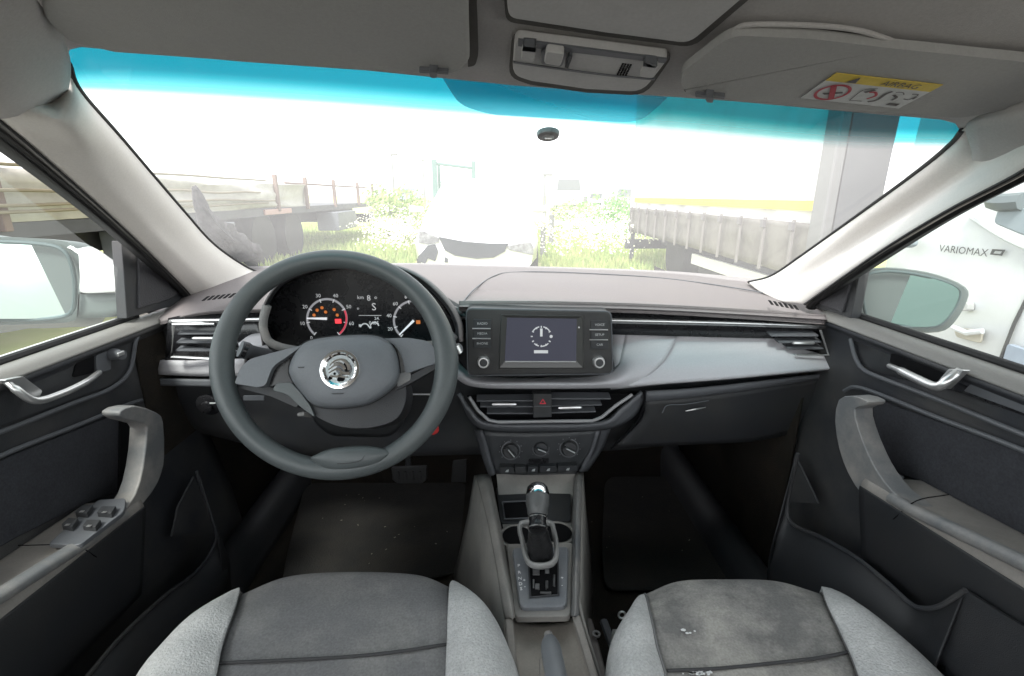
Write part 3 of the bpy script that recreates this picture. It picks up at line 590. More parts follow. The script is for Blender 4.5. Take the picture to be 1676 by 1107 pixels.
# lower light lip of the cluster
lip = spline([Y(a, b, .848) for a, b in ((437, 500), (431, 525), (433, 545), (446, 563), (490, 574), (560, 577), (660, 568), (725, 562), (745, 548))], 5)
mk('cluster_lip', M().tube(lip, .0055, 10, flat=1.4), PL_WORN, BIN)
CF = mk('instrument_cluster', M().prism([Y(590 + (a - 590) * .965, 520 + (b - 520) * .95 + 2, .915) for a, b in hoodpx + [(750, 578), (440, 580)]], (0, .01, 0)), BLACKG, BIN, smooth=0, label='instrument cluster with two round gauges')
def CLU(a, b, y=.9135): return Y(a, b, y)
def gauge(cx, cy, r, a0, a1, nums, needle, nm):
    q = arc(cx, cy, r - 3.5, r, a0, a1, 40, fn=CLU); G = mk(nm, q, pm('gauge_ring_grey', (.12, .12, .125), .4, emit=(.3, .3, .32), estr=.2), CF, smooth=0)
    tk = M(); n = len(nums)
    for i in range(n):
        a = R(a0 + (a1 - a0) * i / (n - 1)); cxx, cyy = cx + (r + 7) * cos(a), cy - (r + 6) * sin(a)
        tm = textmesh(nums[i], .0098, CLU(cxx, cyy, .9128), (1, 0, 0), (0, 0, 1), .0001); tk.add(tm.v, tm.f)
        q = arc(cx, cy, r - 6, r, math.degrees(a) - 1.5, math.degrees(a) + 1.5, 1, fn=lambda a, b: CLU(a, b, .9128)); tk.add(q.v, q.f)
    mk('gauge_numbers', tk, MARK, CF, smooth=0)
    a = R(needle); p0 = Vector((cx, cy)); d = Vector((cos(a), -sin(a))); w = Vector((-d.y, d.x))
    pts = [p0 - w * 2, p0 + d * (r - 1) - w * 1, p0 + d * (r - 1) + w * 1, p0 + w * 2]
    mk('gauge_needle', M().prism([CLU(v.x, v.y, .908) for v in pts], (0, .0015, 0)), pm('needle_white', (.7, .7, .72), .4, emit=(.8, .8, .85), estr=.16), CF, smooth=0)
gauge(535, 522, 34, 232, -52, ['0', '10', '20', '30', '40', '50', '60', '70'], 179, 'rev_counter')
gauge(677, 525, 34, 232, 10, ['0', '20', '40', '60', '80', '100', '120', '140'], 225, 'speedometer')
rz = arc(535, 522, 30.5, 33.5, 25, -50, 14, fn=lambda a, b: CLU(a, b, .9126)); mk('red_zone', rz, pm('red_zone_paint', (.25, .03, .04), .5, emit=(.6, .04, .08), estr=.2), CF, smooth=0)
wl = M()
for x, y in ((514, 516), (519, 508), (527, 504), (533, 511), (547, 507), (552, 516)): wl.lathe([(.0001, .0012), (.0025, .001), (.0032, 0)], CLU(x, y), (0, -1, 0), 8, cap=False)
wl.box(CLU(684.5, 527.5), (.008, .001, .007)); mk('warning_light', wl, ORANGE, CF)
mk('warning_light', M().box(CLU(553.5, 526), (.012, .001, .009)), REDL, CF, bevel=.002)
ds = M()
def tx(t, s, x, y): q = textmesh(t, s, CLU(x, y, .9128), (1, 0, 0), (0, 0, 1), .0001); ds.add(q.v, q.f)
tx('km', .010, 590, 487); tx('8', .015, 603.5, 488.5); tx('o', .01, 615, 487); tx('S', .020, 612, 503); tx('o', .008, 586, 505); tx('24.', .0085, 617, 521.5); tx('0485', .0095, 612, 529)
ds.add([CLU(a, b) for a, b in ((587, 516.2), (624, 516.2), (624, 517), (587, 517))], [(0, 1, 2, 3)]); q = arc(597, 537, 6, 8, 10, 170, 10, fn=CLU); ds.add(q.v, q.f); q = arc(613, 535, 6, 8, 10, 170, 10, fn=CLU); ds.add(q.v, q.f); ds.box(CLU(589, 533), (.004, .001, .004)); ds.box(CLU(606, 536), (.004, .001, .004))
mk('trip_display', ds, MARK, CF, smooth=0)

# ---- steering wheel
TW = R(27); WU = Vector((0, sin(TW), cos(TW))); WNm = Vector((0, -cos(TW), sin(TW))); W0 = Y(547, 597, .72)
def W(px, py, off=0): return PL(px, py, W0 + WNm * off, WNm)
SWH = empty('steering_wheel', W(563, 600, -.05), None, 'x'); del SWH['category']; SWH['label'] = 'grey steering wheel with a round winged emblem'; SWH.parent = CAR; SWH.location = SWH.location - CAR.location
cl = []; NR = 96; rr = []
for k in range(NR):
    a = 2 * pi * k / NR; cl.append(W(547 + 184 * cos(a) , 597 - 172 * sin(a)))
    rr.append(.0152 + .0016 * max(0, cos(a - pi) ** 8) + .0016 * max(0, cos(a)) ** 8)
mk('wheel_rim', M().tube(cl, rr, 16, closed=True, up=WNm, flat=1.12), WHEEL, SWH, smooth=180)
def slab(px, o0, o1, name, mat, bev=.004, seg=3):
    return mk(name, M().prism([W(a, b, o1) for a, b in px], -WNm * (o1 - o0)), mat, SWH, bevel=bev, seg=seg)
hub = [(498, 564), (520, 556), (560, 551), (604, 550), (628, 556), (642, 568), (650, 590), (651, 620), (636, 640), (606, 659), (574, 666), (540, 667), (514, 661), (493, 640), (479, 620), (475, 603), (484, 580)]
hc = (563, 605)
def ring(s, off): return [W(hc[0] + (x - hc[0]) * s, hc[1] + (y - hc[1]) * s, off) for x, y in spl]
spl = [(p.x, p.y) for p in spline([Vector((a, b, 0)) for a, b in hub], 4, True)]
m = M().loft([ring(.96, -.045), ring(1.03, -.02), ring(1.03, .0), ring(1.0, .018), ring(.96, .026), ring(.88, .031), ring(.7, .035), ring(.4, .038), ring(.05, .039)])
HUB = mk('airbag_hub', m, HUBM, SWH, smooth=60)
mk('hub_seam', M().tube(ring(1.032, .002), .0012, 6, closed=True), RUB, HUB)
# lower dark skirt and column shroud
sk = [(478, 640), (492, 660), (520, 684), (560, 700), (610, 700), (650, 685), (665, 650), (655, 620), (600, 655), (540, 667), (500, 650)]
slab([(p.x, p.y) for p in spline([Vector((a, b, 0)) for a, b in sk], 4, True)], -.06, .0, 'wheel_skirt', PL_LOW)
cs = M().loft([[Y(a, b, y) for a, b in rounded([(508, 640, 12), (660, 630, 12), (664, 690, 14), (640, 716, 14), (540, 714, 14), (512, 690, 12)])] for y in (.80, .98)])
mk('column_shroud', cs, pm('shroud_plastic', (.016, .017, .019), .5, var=.4, vscale=12), DASH, bevel=.008, seg=3)
# spokes
slab(rounded([(384, 628, 3), (392, 604, 8), (408, 588, 8), (444, 578, 6), (498, 564, 3), (470, 584, 12), (446, 600, 10), (434, 632, 6), (420, 634, 3)]), -.012, .010, 'wheel_spoke', HUBM)
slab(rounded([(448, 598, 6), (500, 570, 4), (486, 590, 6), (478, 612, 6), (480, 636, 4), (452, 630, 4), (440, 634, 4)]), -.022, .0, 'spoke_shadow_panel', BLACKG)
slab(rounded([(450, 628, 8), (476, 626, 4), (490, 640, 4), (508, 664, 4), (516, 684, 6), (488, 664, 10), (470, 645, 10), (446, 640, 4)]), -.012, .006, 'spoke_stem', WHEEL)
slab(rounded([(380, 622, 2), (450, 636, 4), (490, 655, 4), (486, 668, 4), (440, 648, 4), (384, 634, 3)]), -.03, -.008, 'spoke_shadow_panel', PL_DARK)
slab(rounded([(625, 554, 4), (668, 553, 8), (700, 558, 8), (722, 580, 6), (722, 592, 3), (690, 603, 4), (664, 612, 4), (658, 586, 8), (648, 566, 8)]), -.012, .008, 'wheel_spoke', HUBM)
slab(rounded([(642, 572, 4), (660, 578, 6), (666, 612, 4), (658, 622, 4), (650, 600, 4)]), -.016, .001, 'spoke_switch_cover', PL_WORN)
slab(rounded([(722, 588, 2), (724, 598, 2), (660, 634, 4), (646, 640, 3), (646, 628, 3)]), -.014, .004, 'wheel_spoke', PL_DARK)
slab(rounded([(650, 612, 3), (672, 606, 3), (672, 622, 4), (650, 634, 3)]), -.012, .006, 'spoke_stem', PL_WORN)
# lower thumb rest
tr_ = [(508, 752), (522, 742), (545, 734), (585, 730), (618, 732), (640, 742), (620, 758), (580, 768), (535, 768)]
ts = [(p.x, p.y) for p in spline([Vector((a, b, 0)) for a, b in tr_], 4, True)]
def tring(s, off): return [W(574 + (x - 574) * s, 750 + (y - 750) * s, off) for x, y in ts]
mk('thumb_rest', M().loft([tring(1, -.008), tring(1.0, .010), tring(.95, .0165), tring(.78, .0205), tring(.4, .0228), tring(.05, .0235)]), WHEEL, SWH, smooth=80)
mk('thumb_rest_seam', M().tube(spline([W(552, 759, .0225), W(575, 758, .0235), W(590, 754, .0235), (W(597, 746, .0225))], 4), .0007, 6), PL_DARK, SWH)
for c0, dx in (((493, 602), 6), ((617, 589), 8), ((553, 645), 11)):
    mk('hub_mark', M().prism([W(c0[0] + a, c0[1] + b, .0365 if dx > 10 else .0335) for a, b in ((-dx, -1), (dx, -1.5), (dx * .7, .6), (-dx * .7, .8))], WNm * .001), PL_DARK, HUB, smooth=0)
# emblem: chrome wreath ring, dark field, winged arrow
ec = W(557, 605, .0375); ex = (W(590, 602, .0375) - ec).normalized(); eu = (WU - ex * WU.dot(ex)).normalized(); er = (W(589, 605, .0375) - ec).length
en = ex.cross(eu)
if en.dot(WNm) < 0: en = -en
EM = mk('emblem', M().lathe([(er * 1.06, -.004), (er * 1.06, .001), (er * 1.0, .004), (er * .88, .0045), (er * .74, .002), (er * .72, 0.0)], ec, en, 40, cap=False), CHROME, HUB, label='round chrome emblem with a winged arrow')
mk('emblem_field', M().lathe([(er * .735, .0012), (.0001, .0012)], ec, en, 40, cap=False), pm('emblem_field_metal', (.42, .46, .47), .35, metal=.6, bump=.2, bscale=400), EM)
def E(a, b, o=.002): return ec + ex * (a * er) + eu * (b * er) + en * o
wing = M()
def ebar(pts, w0, w1):
    pp = spline([Vector((a, b, 0)) for a, b in pts], 5); A = []; B = []
    for i, p in enumerate(pp):
        t = (pp[min(i + 1, len(pp) - 1)] - pp[max(0, i - 1)]).normalized(); nn = Vector((-t.y, t.x, 0)); w = w0 + (w1 - w0) * i / (len(pp) - 1)
        A.append(E(p.x + nn.x * w, p.y + nn.y * w, .0034)); B.append(E(p.x - nn.x * w, p.y - nn.y * w, .0034))
    n = len(A); wing.grid([A, B]); wing.grid([[v - en * .002 for v in A], A]); wing.grid([B, [v - en * .002 for v in B]])
ebar([(-.5, .22), (-.3, .42), (-.02, .5), (.22, .44), (.42, .2), (.5, -.08)], .03, .09)
ebar([(-.56, .02), (-.3, .18), (0, .26), (.16, .16), (.26, -.04)], .03, .08)
ebar([(-.56, -.16), (-.3, -.02), (-.08, .02), (.05, -.1)], .03, .07)
ebar([(-.3, .3), (-.1, .36), (.08, .32)], .05, .03)
ebar([(.1, -.22), (-.1, -.36), (-.34, -.34), (-.5, -.3)], .07, .04)
ebar([(.02, -.12), (.25, -.24), (.5, -.26)], .05, .09)
ebar([(-.05, -.28), (.15, -.42), (.38, -.44)], .05, .03)
mk('winged_arrow', wing, CHROME, EM, smooth=0)
drk = M().lathe([(er * .12, .0016), (.0001, .0016)], E(.36, .05, 0), en, 12, cap=False)
for a, b, r_ in ((.36, -.05, .13), (.1, -.5, .14), (-.05, -.52, .12), (.3, .25, .1), (-.5, -.4, .1), (-.28, -.2, .07)): drk.lathe([(er * r_, .0016), (.0001, .0017)], E(a, b, 0), en, 12, cap=False)
mk('emblem_shadow_field', drk, VOID, EM)
wr = M()
for k in range(36):
    a = R(k * 10); q = ec + (ex * cos(a) + eu * sin(a)) * er * .83 + en * .0046; t = -ex * sin(a) + eu * cos(a)
    if k % 3: wr.box(q, (er * .12, .0012, .0008), Matrix((t, (ex * cos(a) + eu * sin(a)), en)).transposed())
mk('emblem_wreath', wr, SILV, EM)
# stalks, column lever, key
ST = mk('indicator_stalk', M().tube(spline([Y(470, 586, .86), Y(440, 583, .83), Y(410, 576, .80), Y(393, 571, .79)], 4), [.006] * 4 + [.009] * 5 + [.011] * 4, 12, flat=1.3), PL_MID, DASH)
m = M().patch([[Y(390, 562, .93), Y(410, 548, .95), Y(432, 545, .95)], [Y(392, 572, .91), Y(420, 566, .92), Y(445, 570, .92)]], 3, 3); sheet('column_ledge', m, PL_DECOR, DASH, .006)
mk('stalk_ring', M().tube([Y(398, 573, .788), Y(404, 575, .79)], .012, 12), BLACKG, ST)
mk('wiper_stalk', M().tube(spline([Y(668, 590, .86), Y(710, 585, .83), Y(752, 570, .80)], 4), [.006] * 4 + [.007, .008, .009, .010, .009], 12), PL_MID, DASH)
mk('stalk_end', M().tube([Y(746, 566, .79), Y(752, 578, .79)], .006, 10), SILV, DASH)
mk('column_lever', M().tube([Y(488, 679, .80), Y(496, 678, .80), Y(506, 680, .81), Y(516, 684, .83)], [.004, .0065, .006, .004], 10, flat=.7), PL_WORN, DASH)
mk('trim_highlight', M().tube([Y(662, 646, .84), Y(712, 646, .84)], .0016, 6), SILV, DASH)
mk('fuse_slot', M().prism([Y(a, b, .95) for a, b in ((398, 648), (432, 648), (432, 656), (398, 656))], (0, .003, 0)), PL_MID, DASH, bevel=.001)
mk('ignition_key_tag', M().prism([Y(a, b, .83) for a, b in rounded([(704, 700, 4), (716, 696, 5), (719, 708, 5), (707, 714, 4)])], (0, .006, 0)), REDP, DASH, bevel=.001, label='red tag hanging below the steering column')
LS = mk('light_switch', M().lathe([(.025, 0), (.025, .004), (.021, .006), (.012, .007), (.011, .012), (.0001, .013)], Y(342, 662, .985), (0, -1, -.2), 28, cap=False), BLACKG, DASH)
mk('switch_symbol', M().box(Y(348, 660, .962), (.012, .002, .0025)), pm('pointer_grey', (.4, .42, .42), .5), LS, smooth=0)
# defroster slots left and right on the dash top
def slots(p0, p1, n_, d, nm='defroster_slot'):
    mm = M()
    for k in range(n_):
        t = k / n_; a = p0 + (p1 - p0) * t; b = p0 + (p1 - p0) * (t + .62 / n_)
        mm.prism([a, b, b + d, a + d], (0, 0, .0006))
    mk(nm, mm, VOID, DASH, smooth=0)
def slot_row(px, py, dx, dy, n_, z0, z1, lean, tall):
    mm = M()
    for k in range(n_):
        x, y = px + dx * k, py + dy * k; zz = z0 + (z1 - z0) * k / n_
        mm.prism([Z(x, y, zz), Z(x + abs(dx) * .55, y + dy * .5, zz), Z(x + abs(dx) * .55 + lean, y + dy * .5 - tall, zz), Z(x + lean, y - tall, zz)], (0, 0, .001))
    mk('defroster_slot', mm, VOID, DASH, smooth=0)
zl = Y(355, 484, 1.06).z + .016; zr = Y(1285, 500, 1.03).z + .016
slot_row(330, 493, 8.6, -1.0, 7, zl, zl, 9, 7); slot_row(1262, 499, 8.2, 1.6, 6, zr, zr, -5, 7)

# ---- floor, bulkhead, sills
FZ = .27
fl = M()
rows = []
for i in range(25):
    y = -1.2 + i * .12; row = []
    for j in range(31):
        x = -.72 + j * .045; tun = .20 * math.exp(-((x - .05) / .12) ** 4)
        z = FZ + max(0, y - 1.45) ** 1 * .75 + tun + .006 * noise.noise(Vector((x * 9, y * 9, 0))); row.append(Vector((x, y, z)))
    rows.append(row)
fl.grid(rows); sheet('floor_carpet', fl, CARPET, CAR, .01, smooth=60, label='dark dirty carpet of the footwells')
for lab, px in (('floor mat in the driver footwell', [(470, 905), (500, 790), (770, 790), (775, 930), (640, 960), (460, 960)]), ('floor mat in the passenger footwell', [(985, 900), (990, 780), (1180, 780), (1250, 930), (1150, 965), (990, 965)])):
    m = M().prism([Z(a, b, FZ + .022) for a, b in rounded([(x, y, 20) for x, y in px])], (0, 0, -.006)); mk('floor_mat', m, pm('ribbed_floor_mat', (.013, .0125, .012), .9, bump=1, bscale=260, var=.9, vscale=12, vcol=(.026, .023, .02)), CAR, bevel=.002, label=lab)
db = M()
for k in range(30):
    x = random.choice([random.uniform(500, 770), random.uniform(960, 1190)]); y = random.uniform(800, 930); p = Z(x, y, FZ + .026); s_ = random.uniform(.0008, .0024)
    db.box(p, (s_ * random.uniform(1, 3), s_, s_ * .6), Matrix.Rotation(random.uniform(0, 3), 3, 'Z'))
tag(mk('grit', db, pm('pale_grit', (.22, .2, .17), .9, var=.4, vscale=80), None, smooth=0), 'pale crumbs and grit scattered over the dark footwell mats', 'grit', kind='stuff')
fw = M().grid([[Vector((x, 1.98, z)) for x in (-.75, 0, .75)] for z in (.2, .5, .80)]); mk('firewall', fw, VOID, CAR, solid=.01)
for s in (-1, 1):
    xx = -.715 if s < 0 else .655
    m = M().grid([[Vector((xx - s * .0, y, z)) for y in (.95, 1.2, 1.5, 1.99)] for z in (.25, .6, .92)]); sheet('kick_panel', m, CARPET, CAR, .006)
    m = M().patch([[Vector((xx + s * .03, y, .30)) for y in (-.6, .3, 1.0, 1.95)], [Vector((xx - s * .02, y, .345)) for y in (-.6, .3, 1.0, 1.95)], [Vector((xx - s * .07, y, .335)) for y in (-.6, .3, 1.0, 1.95)], [Vector((xx - s * .10, y, .27)) for y in (-.6, .3, 1.0, 1.95)]], 4, 4)
    sheet('door_sill', m, PL_LOW, CAR, .005, smooth=60)
# pedals
BPx = [(640, 766), (698, 764), (698, 786), (690, 792), (650, 792), (642, 786)]
PD = mk('brake_pedal', M().prism([Y(a, b, 1.28) for a, b in BPx], (0, .02, -.006)), pm('pedal_rubber', (.05, .05, .052), .6, bump=.6, bscale=120), CAR, bevel=.003)
m = M(); [m.box(Y(652 + k * 12, 779, 1.278), (.006, .004, .03)) for k in range(4)]; mk('pedal_rib', m, pm('pedal_rubber', (.05,) * 3), PD, bevel=.001)
mk('pedal_arm', M().tube([Y(668, 768, 1.3), Y(668, 700, 1.38)], .009, 8), PL_DARK, PD)
mk('accelerator_pedal', M().prism([Y(a, b, 1.32) for a, b in ((741, 754), (764, 752), (764, 790), (738, 790))], (0, .02, -.01)), pm('pedal_rubber', (.05,) * 3), CAR, bevel=.003)

# ---- centre console
ZC = .585
CON = mk('centre_console', M().patch([
    [Y(812, 770, .96), Y(870, 772, .965), Y(943, 770, .96)],
    [Z(818, 830, ZC - .02), Z(880, 830, ZC - .02), Z(936, 830, ZC - .02)],
    [Z(826, 880, ZC), Z(882, 880, ZC), Z(937, 880, ZC)],
    [Z(836, 960, ZC), Z(885, 960, ZC), Z(935, 960, ZC)],
    [Z(840, 1004, ZC), Z(886, 1010, ZC), Z(934, 1004, ZC)]], 4, 5), PL_GREY, CAR, smooth=60, label='centre console between the seats with the gear selector')
def rail(path, name, mat, r=.008, fl_=.8): return mk(name, M().tube(spline(path, 6), r, 10, flat=fl_), mat, CON)
m = M().patch([[Y(778, 778, .97), Z(796, 850, .60), Z(810, 920, .602), Z(820, 985, .60), Z(826, 1012, .595)], [Y(792, 776, .955), Z(810, 850, .612), Z(824, 920, .614), Z(836, 985, .612), Z(840, 1012, .605)], [Y(803, 776, .965), Z(818, 850, .585), Z(832, 920, .585), Z(842, 985, .585), Z(846, 1010, .585)]], 5, 4)
sheet('console_rail', m, PL_GREY, CON, .006, smooth=70)
m = M().patch([[Y(953, 772, .965), Z(951, 850, .60), Z(950, 920, .602), Z(948, 985, .60), Z(948, 1008, .595)], [Y(946, 772, .955), Z(943, 850, .612), Z(942, 920, .614), Z(941, 985, .612), Z(940, 1008, .605)], [Y(940, 774, .965), Z(936, 850, .585), Z(934, 920, .585), Z(932, 985, .585), Z(931, 1008, .585)]], 5, 4)
sheet('console_rail', m, PL_WORN, CON, .006, smooth=70)
# outer side walls down to the tunnel
def wall_down(path, dx, name, mat):
    T = spline(path, 5); rows = [T, [p + Vector((dx * .3, 0, -.10)) for p in T], [Vector((p.x + dx, p.y, FZ + .05)) for p in T]]; return sheet(name, M().grid(rows), mat, CON, .005, smooth=50)
wall_down([Y(776, 778, .975), Z(795, 850, .598), Z(808, 920, .60), Z(819, 985, .598), Z(830, 1090, .575), Z(838, 1250, .57)], -.055, 'console_side', PL_GREY)
wall_down([Y(955, 772, .97), Z(952, 850, .598), Z(951, 920, .60), Z(950, 985, .598), Z(985, 1107, .56), Z(1030, 1250, .555)], .035, 'console_side', PL_GREY)
# front tray: dark void box, ledge, cup holders
mk('storage_tray', M().prism([Z(a, b, ZC - .012) for a, b in rounded([(812, 800, 4), (934, 800, 4), (934, 856, 4), (820, 860, 4)])], (0, 0, .004)), PL_DARK, CON, bevel=.001)
mk('tray_pocket', M().prism([Z(a, b, ZC - .004) for a, b in rounded([(824, 824, 4), (862, 822, 4), (864, 846, 4), (828, 848, 4)])], (0, 0, -.003)), VOID, CON)
mk('tray_rim', M().tube([Z(a, b, ZC - .004) for a, b in ((822, 822), (864, 820), (866, 848), (826, 850))], .0016, 6, closed=True), PL_MID, CON)
for cx, cy in ((846, 877), (912, 872)):
    cc_ = Z(cx, cy, ZC + .004)
    m = M().lathe([(.034, 0), (.030, .0015), (.027, -.004), (.0265, -.02)], cc_, (0, 0, 1), 32, cap=False); CH = mk('cup_holder', m, PL_GREY, CON)
    mk('cup_well', M().lathe([(.027, .0005), (.0001, .0005)], cc_, (0, 0, 1), 32, cap=False), VOID, CH)
fp0 = M().patch([[Y(811, 772, .952), Y(876, 774, .957), Y(944, 772, .952)], [Z(815, 790, ZC - .002), Z(878, 790, ZC - .002), Z(940, 790, ZC - .002)], [Z(817, 806, ZC - .008), Z(879, 806, ZC - .008), Z(936, 806, ZC - .008)]], 4, 3)
sheet('tray_back', fp0, PL_DARK, CON, .004)
# selector plate
gp = rounded([(838, 896, 8), (931, 894, 8), (928, 992, 12), (851, 994, 12)])
GS = mk('gear_surround', M().prism([Z(a, b, ZC + .012) for a, b in rounded([(829, 890, 4), (937, 888, 4), (934, 1008, 8), (843, 1010, 8)])], (0, 0, -.012)), PL_GREY, CON, bevel=.002)
GP = mk('gear_plate', M().prism([Z(a, b, ZC + .020) for a, b in gp], (0, 0, -.012)), pm('gear_plate_plastic', (.14, .15, .165), .35, var=.5, vscale=20, vcol=(.20, .205, .21)), CON, bevel=.003, seg=3, label='silver grey gear selector plate with letters')
mk('gear_slot', M().prism([Z(a, b, ZC + .0225) for a, b in rounded([(866, 920, 3), (912, 918, 3), (913, 972, 3), (869, 976, 3)])], (0, 0, -.003)), VOID, GP)
mk('slot_rim', M().tube([Z(a, b, ZC + .022) for a, b in ((865, 915), (913, 914), (914, 974), (868, 978))], .0018, 6, closed=True), PL_DARK, GP)
g = M()
for a, b, c_, d_ in ((872, 925, 16, 22), (892, 930, 10, 12), (905, 940, 5, 26), (876, 955, 10, 12), (893, 950, 6, 18), (884, 968, 26, 3), (872, 948, 4, 20), (898, 924, 12, 3)): g.prism([Z(a + i, b + j, ZC + .025 + random.uniform(-.002, .002)) for i, j in ((0, 0), (c_ * .7, 0), (c_ * .7, d_ * .7), (0, d_ * .7))], (0, 0, -.004))
mk('selector_mechanism', g, pm('mechanism_plastic', (.06, .06, .062), .35, var=.6, vscale=90, vcol=(.14, .14, .14)), GP, bevel=.0006)
gl_ = M()
for t, x, y in (('P', 849, 926), ('R', 850, 937), ('N', 851, 947), ('D', 852, 956), ('S', 853, 964), ('+', 858, 950), ('-', 859, 960), ('+', 920, 946), ('-', 920, 958)):
    q = textmesh(t, .0085, Z(x, y, ZC + .0203), (1, 0, 0), (0, 1, 0), .0002); gl_.add(q.v, q.f)
mk('gear_letters', gl_, pm('white_letter_print', (.75, .75, .75), .5), GP, smooth=0)
# gaiter frame lifted loose round the lever, boot, knob
gf = [Z(a, b, z) for a, b, z in ((853, 858, .64), (856, 890, .635), (862, 915, .63), (872, 925, .628), (893, 926, .628), (908, 918, .632), (911, 895, .637), (906, 868, .642), (898, 856, .646))]
mk('gaiter_frame', M().tube(spline(gf, 4, True), .0042, 10, closed=True, flat=1.7), pm('pale_gaiter_frame', (.24, .24, .235), .45, var=.5, vscale=40, vcol=(.17, .17, .165)), CON, label='loose grey gaiter frame tilted round the gear lever')
gb_ = []
for t, rx, (px_, py_, z_) in ((0, .022, (884, 912, .618)), (.2, .0205, (884, 902, .632)), (.4, .021, (883, 890, .648)), (.6, .0175, (882, 880, .662)), (.8, .0165, (881, 872, .676)), (1, .0145, (880, 866, .688))):
    c0 = Z(px_, py_, z_); gb_.append([c0 + Vector((cos(2 * pi * k / 40), sin(2 * pi * k / 40) * .8, .15 * sin(2 * pi * k / 40))) * (rx * (1 + .10 * sin(k * 1.1 + t * 9) * (1 - t))) for k in range(40)])
mk('gear_gaiter', M().loft(gb_), pm('black_leather_gaiter', (.018, .018, .019), .3, bump=1, bscale=60), CON, smooth=70)
k0 = Z(880, 866, .688); ktop = Y(880, 812, k0.y + .045); ka = (ktop - k0).normalized(); kl = (ktop - k0).length
LCo = mk('lever_collar', M().lathe([(.0001, 0), (.0140, 0), (.0150, .004), (.014, .008), (.0135, .012), (.0145, .016), (.0135, .022)], k0, ka, 24, cap=False), BLACKG, CON)
for hh in (.002, .018): mk('chrome_ring', M().lathe([(.0140, hh - .0014), (.0158, hh), (.0140, hh + .0014)], k0, ka, 24, cap=False), CHROME, LCo)
KN = mk('gear_knob', M().lathe([(.0125, .020), (.0165, .024), (.0178, .034), (.0195, kl * .75), (.0195, kl)], k0, ka, 28, cap=False), pm('knob_leather', (.085, .088, .088), .4, bump=.3, bscale=500), CON, label='gear knob with a chrome cap')
mk('knob_chrome_cap', M().lathe([(.0196, kl), (.0196, kl + .004), (.0175, kl + .014), (.0125, kl + .0195), (.0001, kl + .021)], k0, ka, 28, cap=False), CHROME, KN)
mk('knob_button', M().box(k0 + ka * (kl + .006) + Vector((0, -.019, -.001)), (.014, .003, .006)), PL_DARK, KN, bevel=.001)
# rear tray + handbrake
RT = sheet('rear_tray', M().patch([[Z(826, 1012, .592), Z(846, 1014, .565), Z(886, 1020, .56), Z(930, 1012, .565), Z(942, 1008, .592)], [Z(832, 1060, .587), Z(848, 1060, .56), Z(892, 1060, .555), Z(942, 1060, .56), Z(958, 1056, .587)], [Z(838, 1110, .582), Z(853, 1110, .555), Z(900, 1110, .55), Z(954, 1110, .555), Z(976, 1110, .58)], [Z(846, 1250, .58), Z(862, 1250, .555), Z(910, 1250, .55), Z(990, 1250, .555), Z(1020, 1250, .58)]], 4, 4), pm('dusty_tray_plastic', (.24, .222, .2), .6, bump=.3, bscale=400, var=.9, vscale=14, vcol=(.32, .295, .26)), CON, .004, smooth=40)
mk('tray_edge', M().tube([Z(833, 1015, .596), Z(842, 1110, .59), Z(850, 1250, .585)], .006, 8, flat=.6), PL_DUST, CON)
mk('tray_edge', M().tube([Z(943, 1010, .596), Z(972, 1110, .588), Z(1012, 1250, .585)], .006, 8, flat=.6), PL_DUST, CON)
HB = mk('handbrake_lever', M().tube(spline([Z(899, 1045, .625), Z(903, 1070, .627), Z(910, 1107, .63), Z(925, 1200, .63)], 5), [.008, .0105, .012, .013] + [.0135] * 12, 14, flat=.9), pm('handbrake_grip', (.15, .16, .172), .42, bump=.2, bscale=600), CON, label='grey handbrake lever in the rear of the console')
mk('handbrake_button', M().lathe([(.006, 0), (.006, .008), (.004, .010), (.0001, .010)], Z(898.5, 1046, .625), (-.02, .95, -.1), 16, cap=False), PL_WORN, HB)
mk('handbrake_slot', M().tube([Z(884, 1107, .575), Z(884, 1080, .575), Z(892, 1070, .575)], .0015, 6), PL_DUST, CON)
# seat rail and buckle hardware on the passenger side of the tunnel
SRL = mk('seat_rail', M().tube([Z(962, 1016, .42), Z(985, 1107, .42), Z(1010, 1200, .42)], .009, 8, flat=.6), STEEL, CAR)
mk('rail_member', M().tube([Z(988, 1018, .42), Z(1004, 1060, .42), Z(1020, 1130, .42)], .008, 8), PL_MID, SRL)
for a, b in ((976, 1040),): mk('rail_bolt', M().lathe([(.007, 0), (.0075, .004), (.004, .004), (.0038, .001)], Z(a, b, .43), (0, 0, 1), 14, cap=False), SILV, SRL)
mk('tie_down_ring', M().tube([Z(1018 + 5.5 * cos(a), 1007 + 5.5 * sin(a), .40) for a in [k * .35 for k in range(18)]], .0022, 6, closed=True), SILV, SRL)

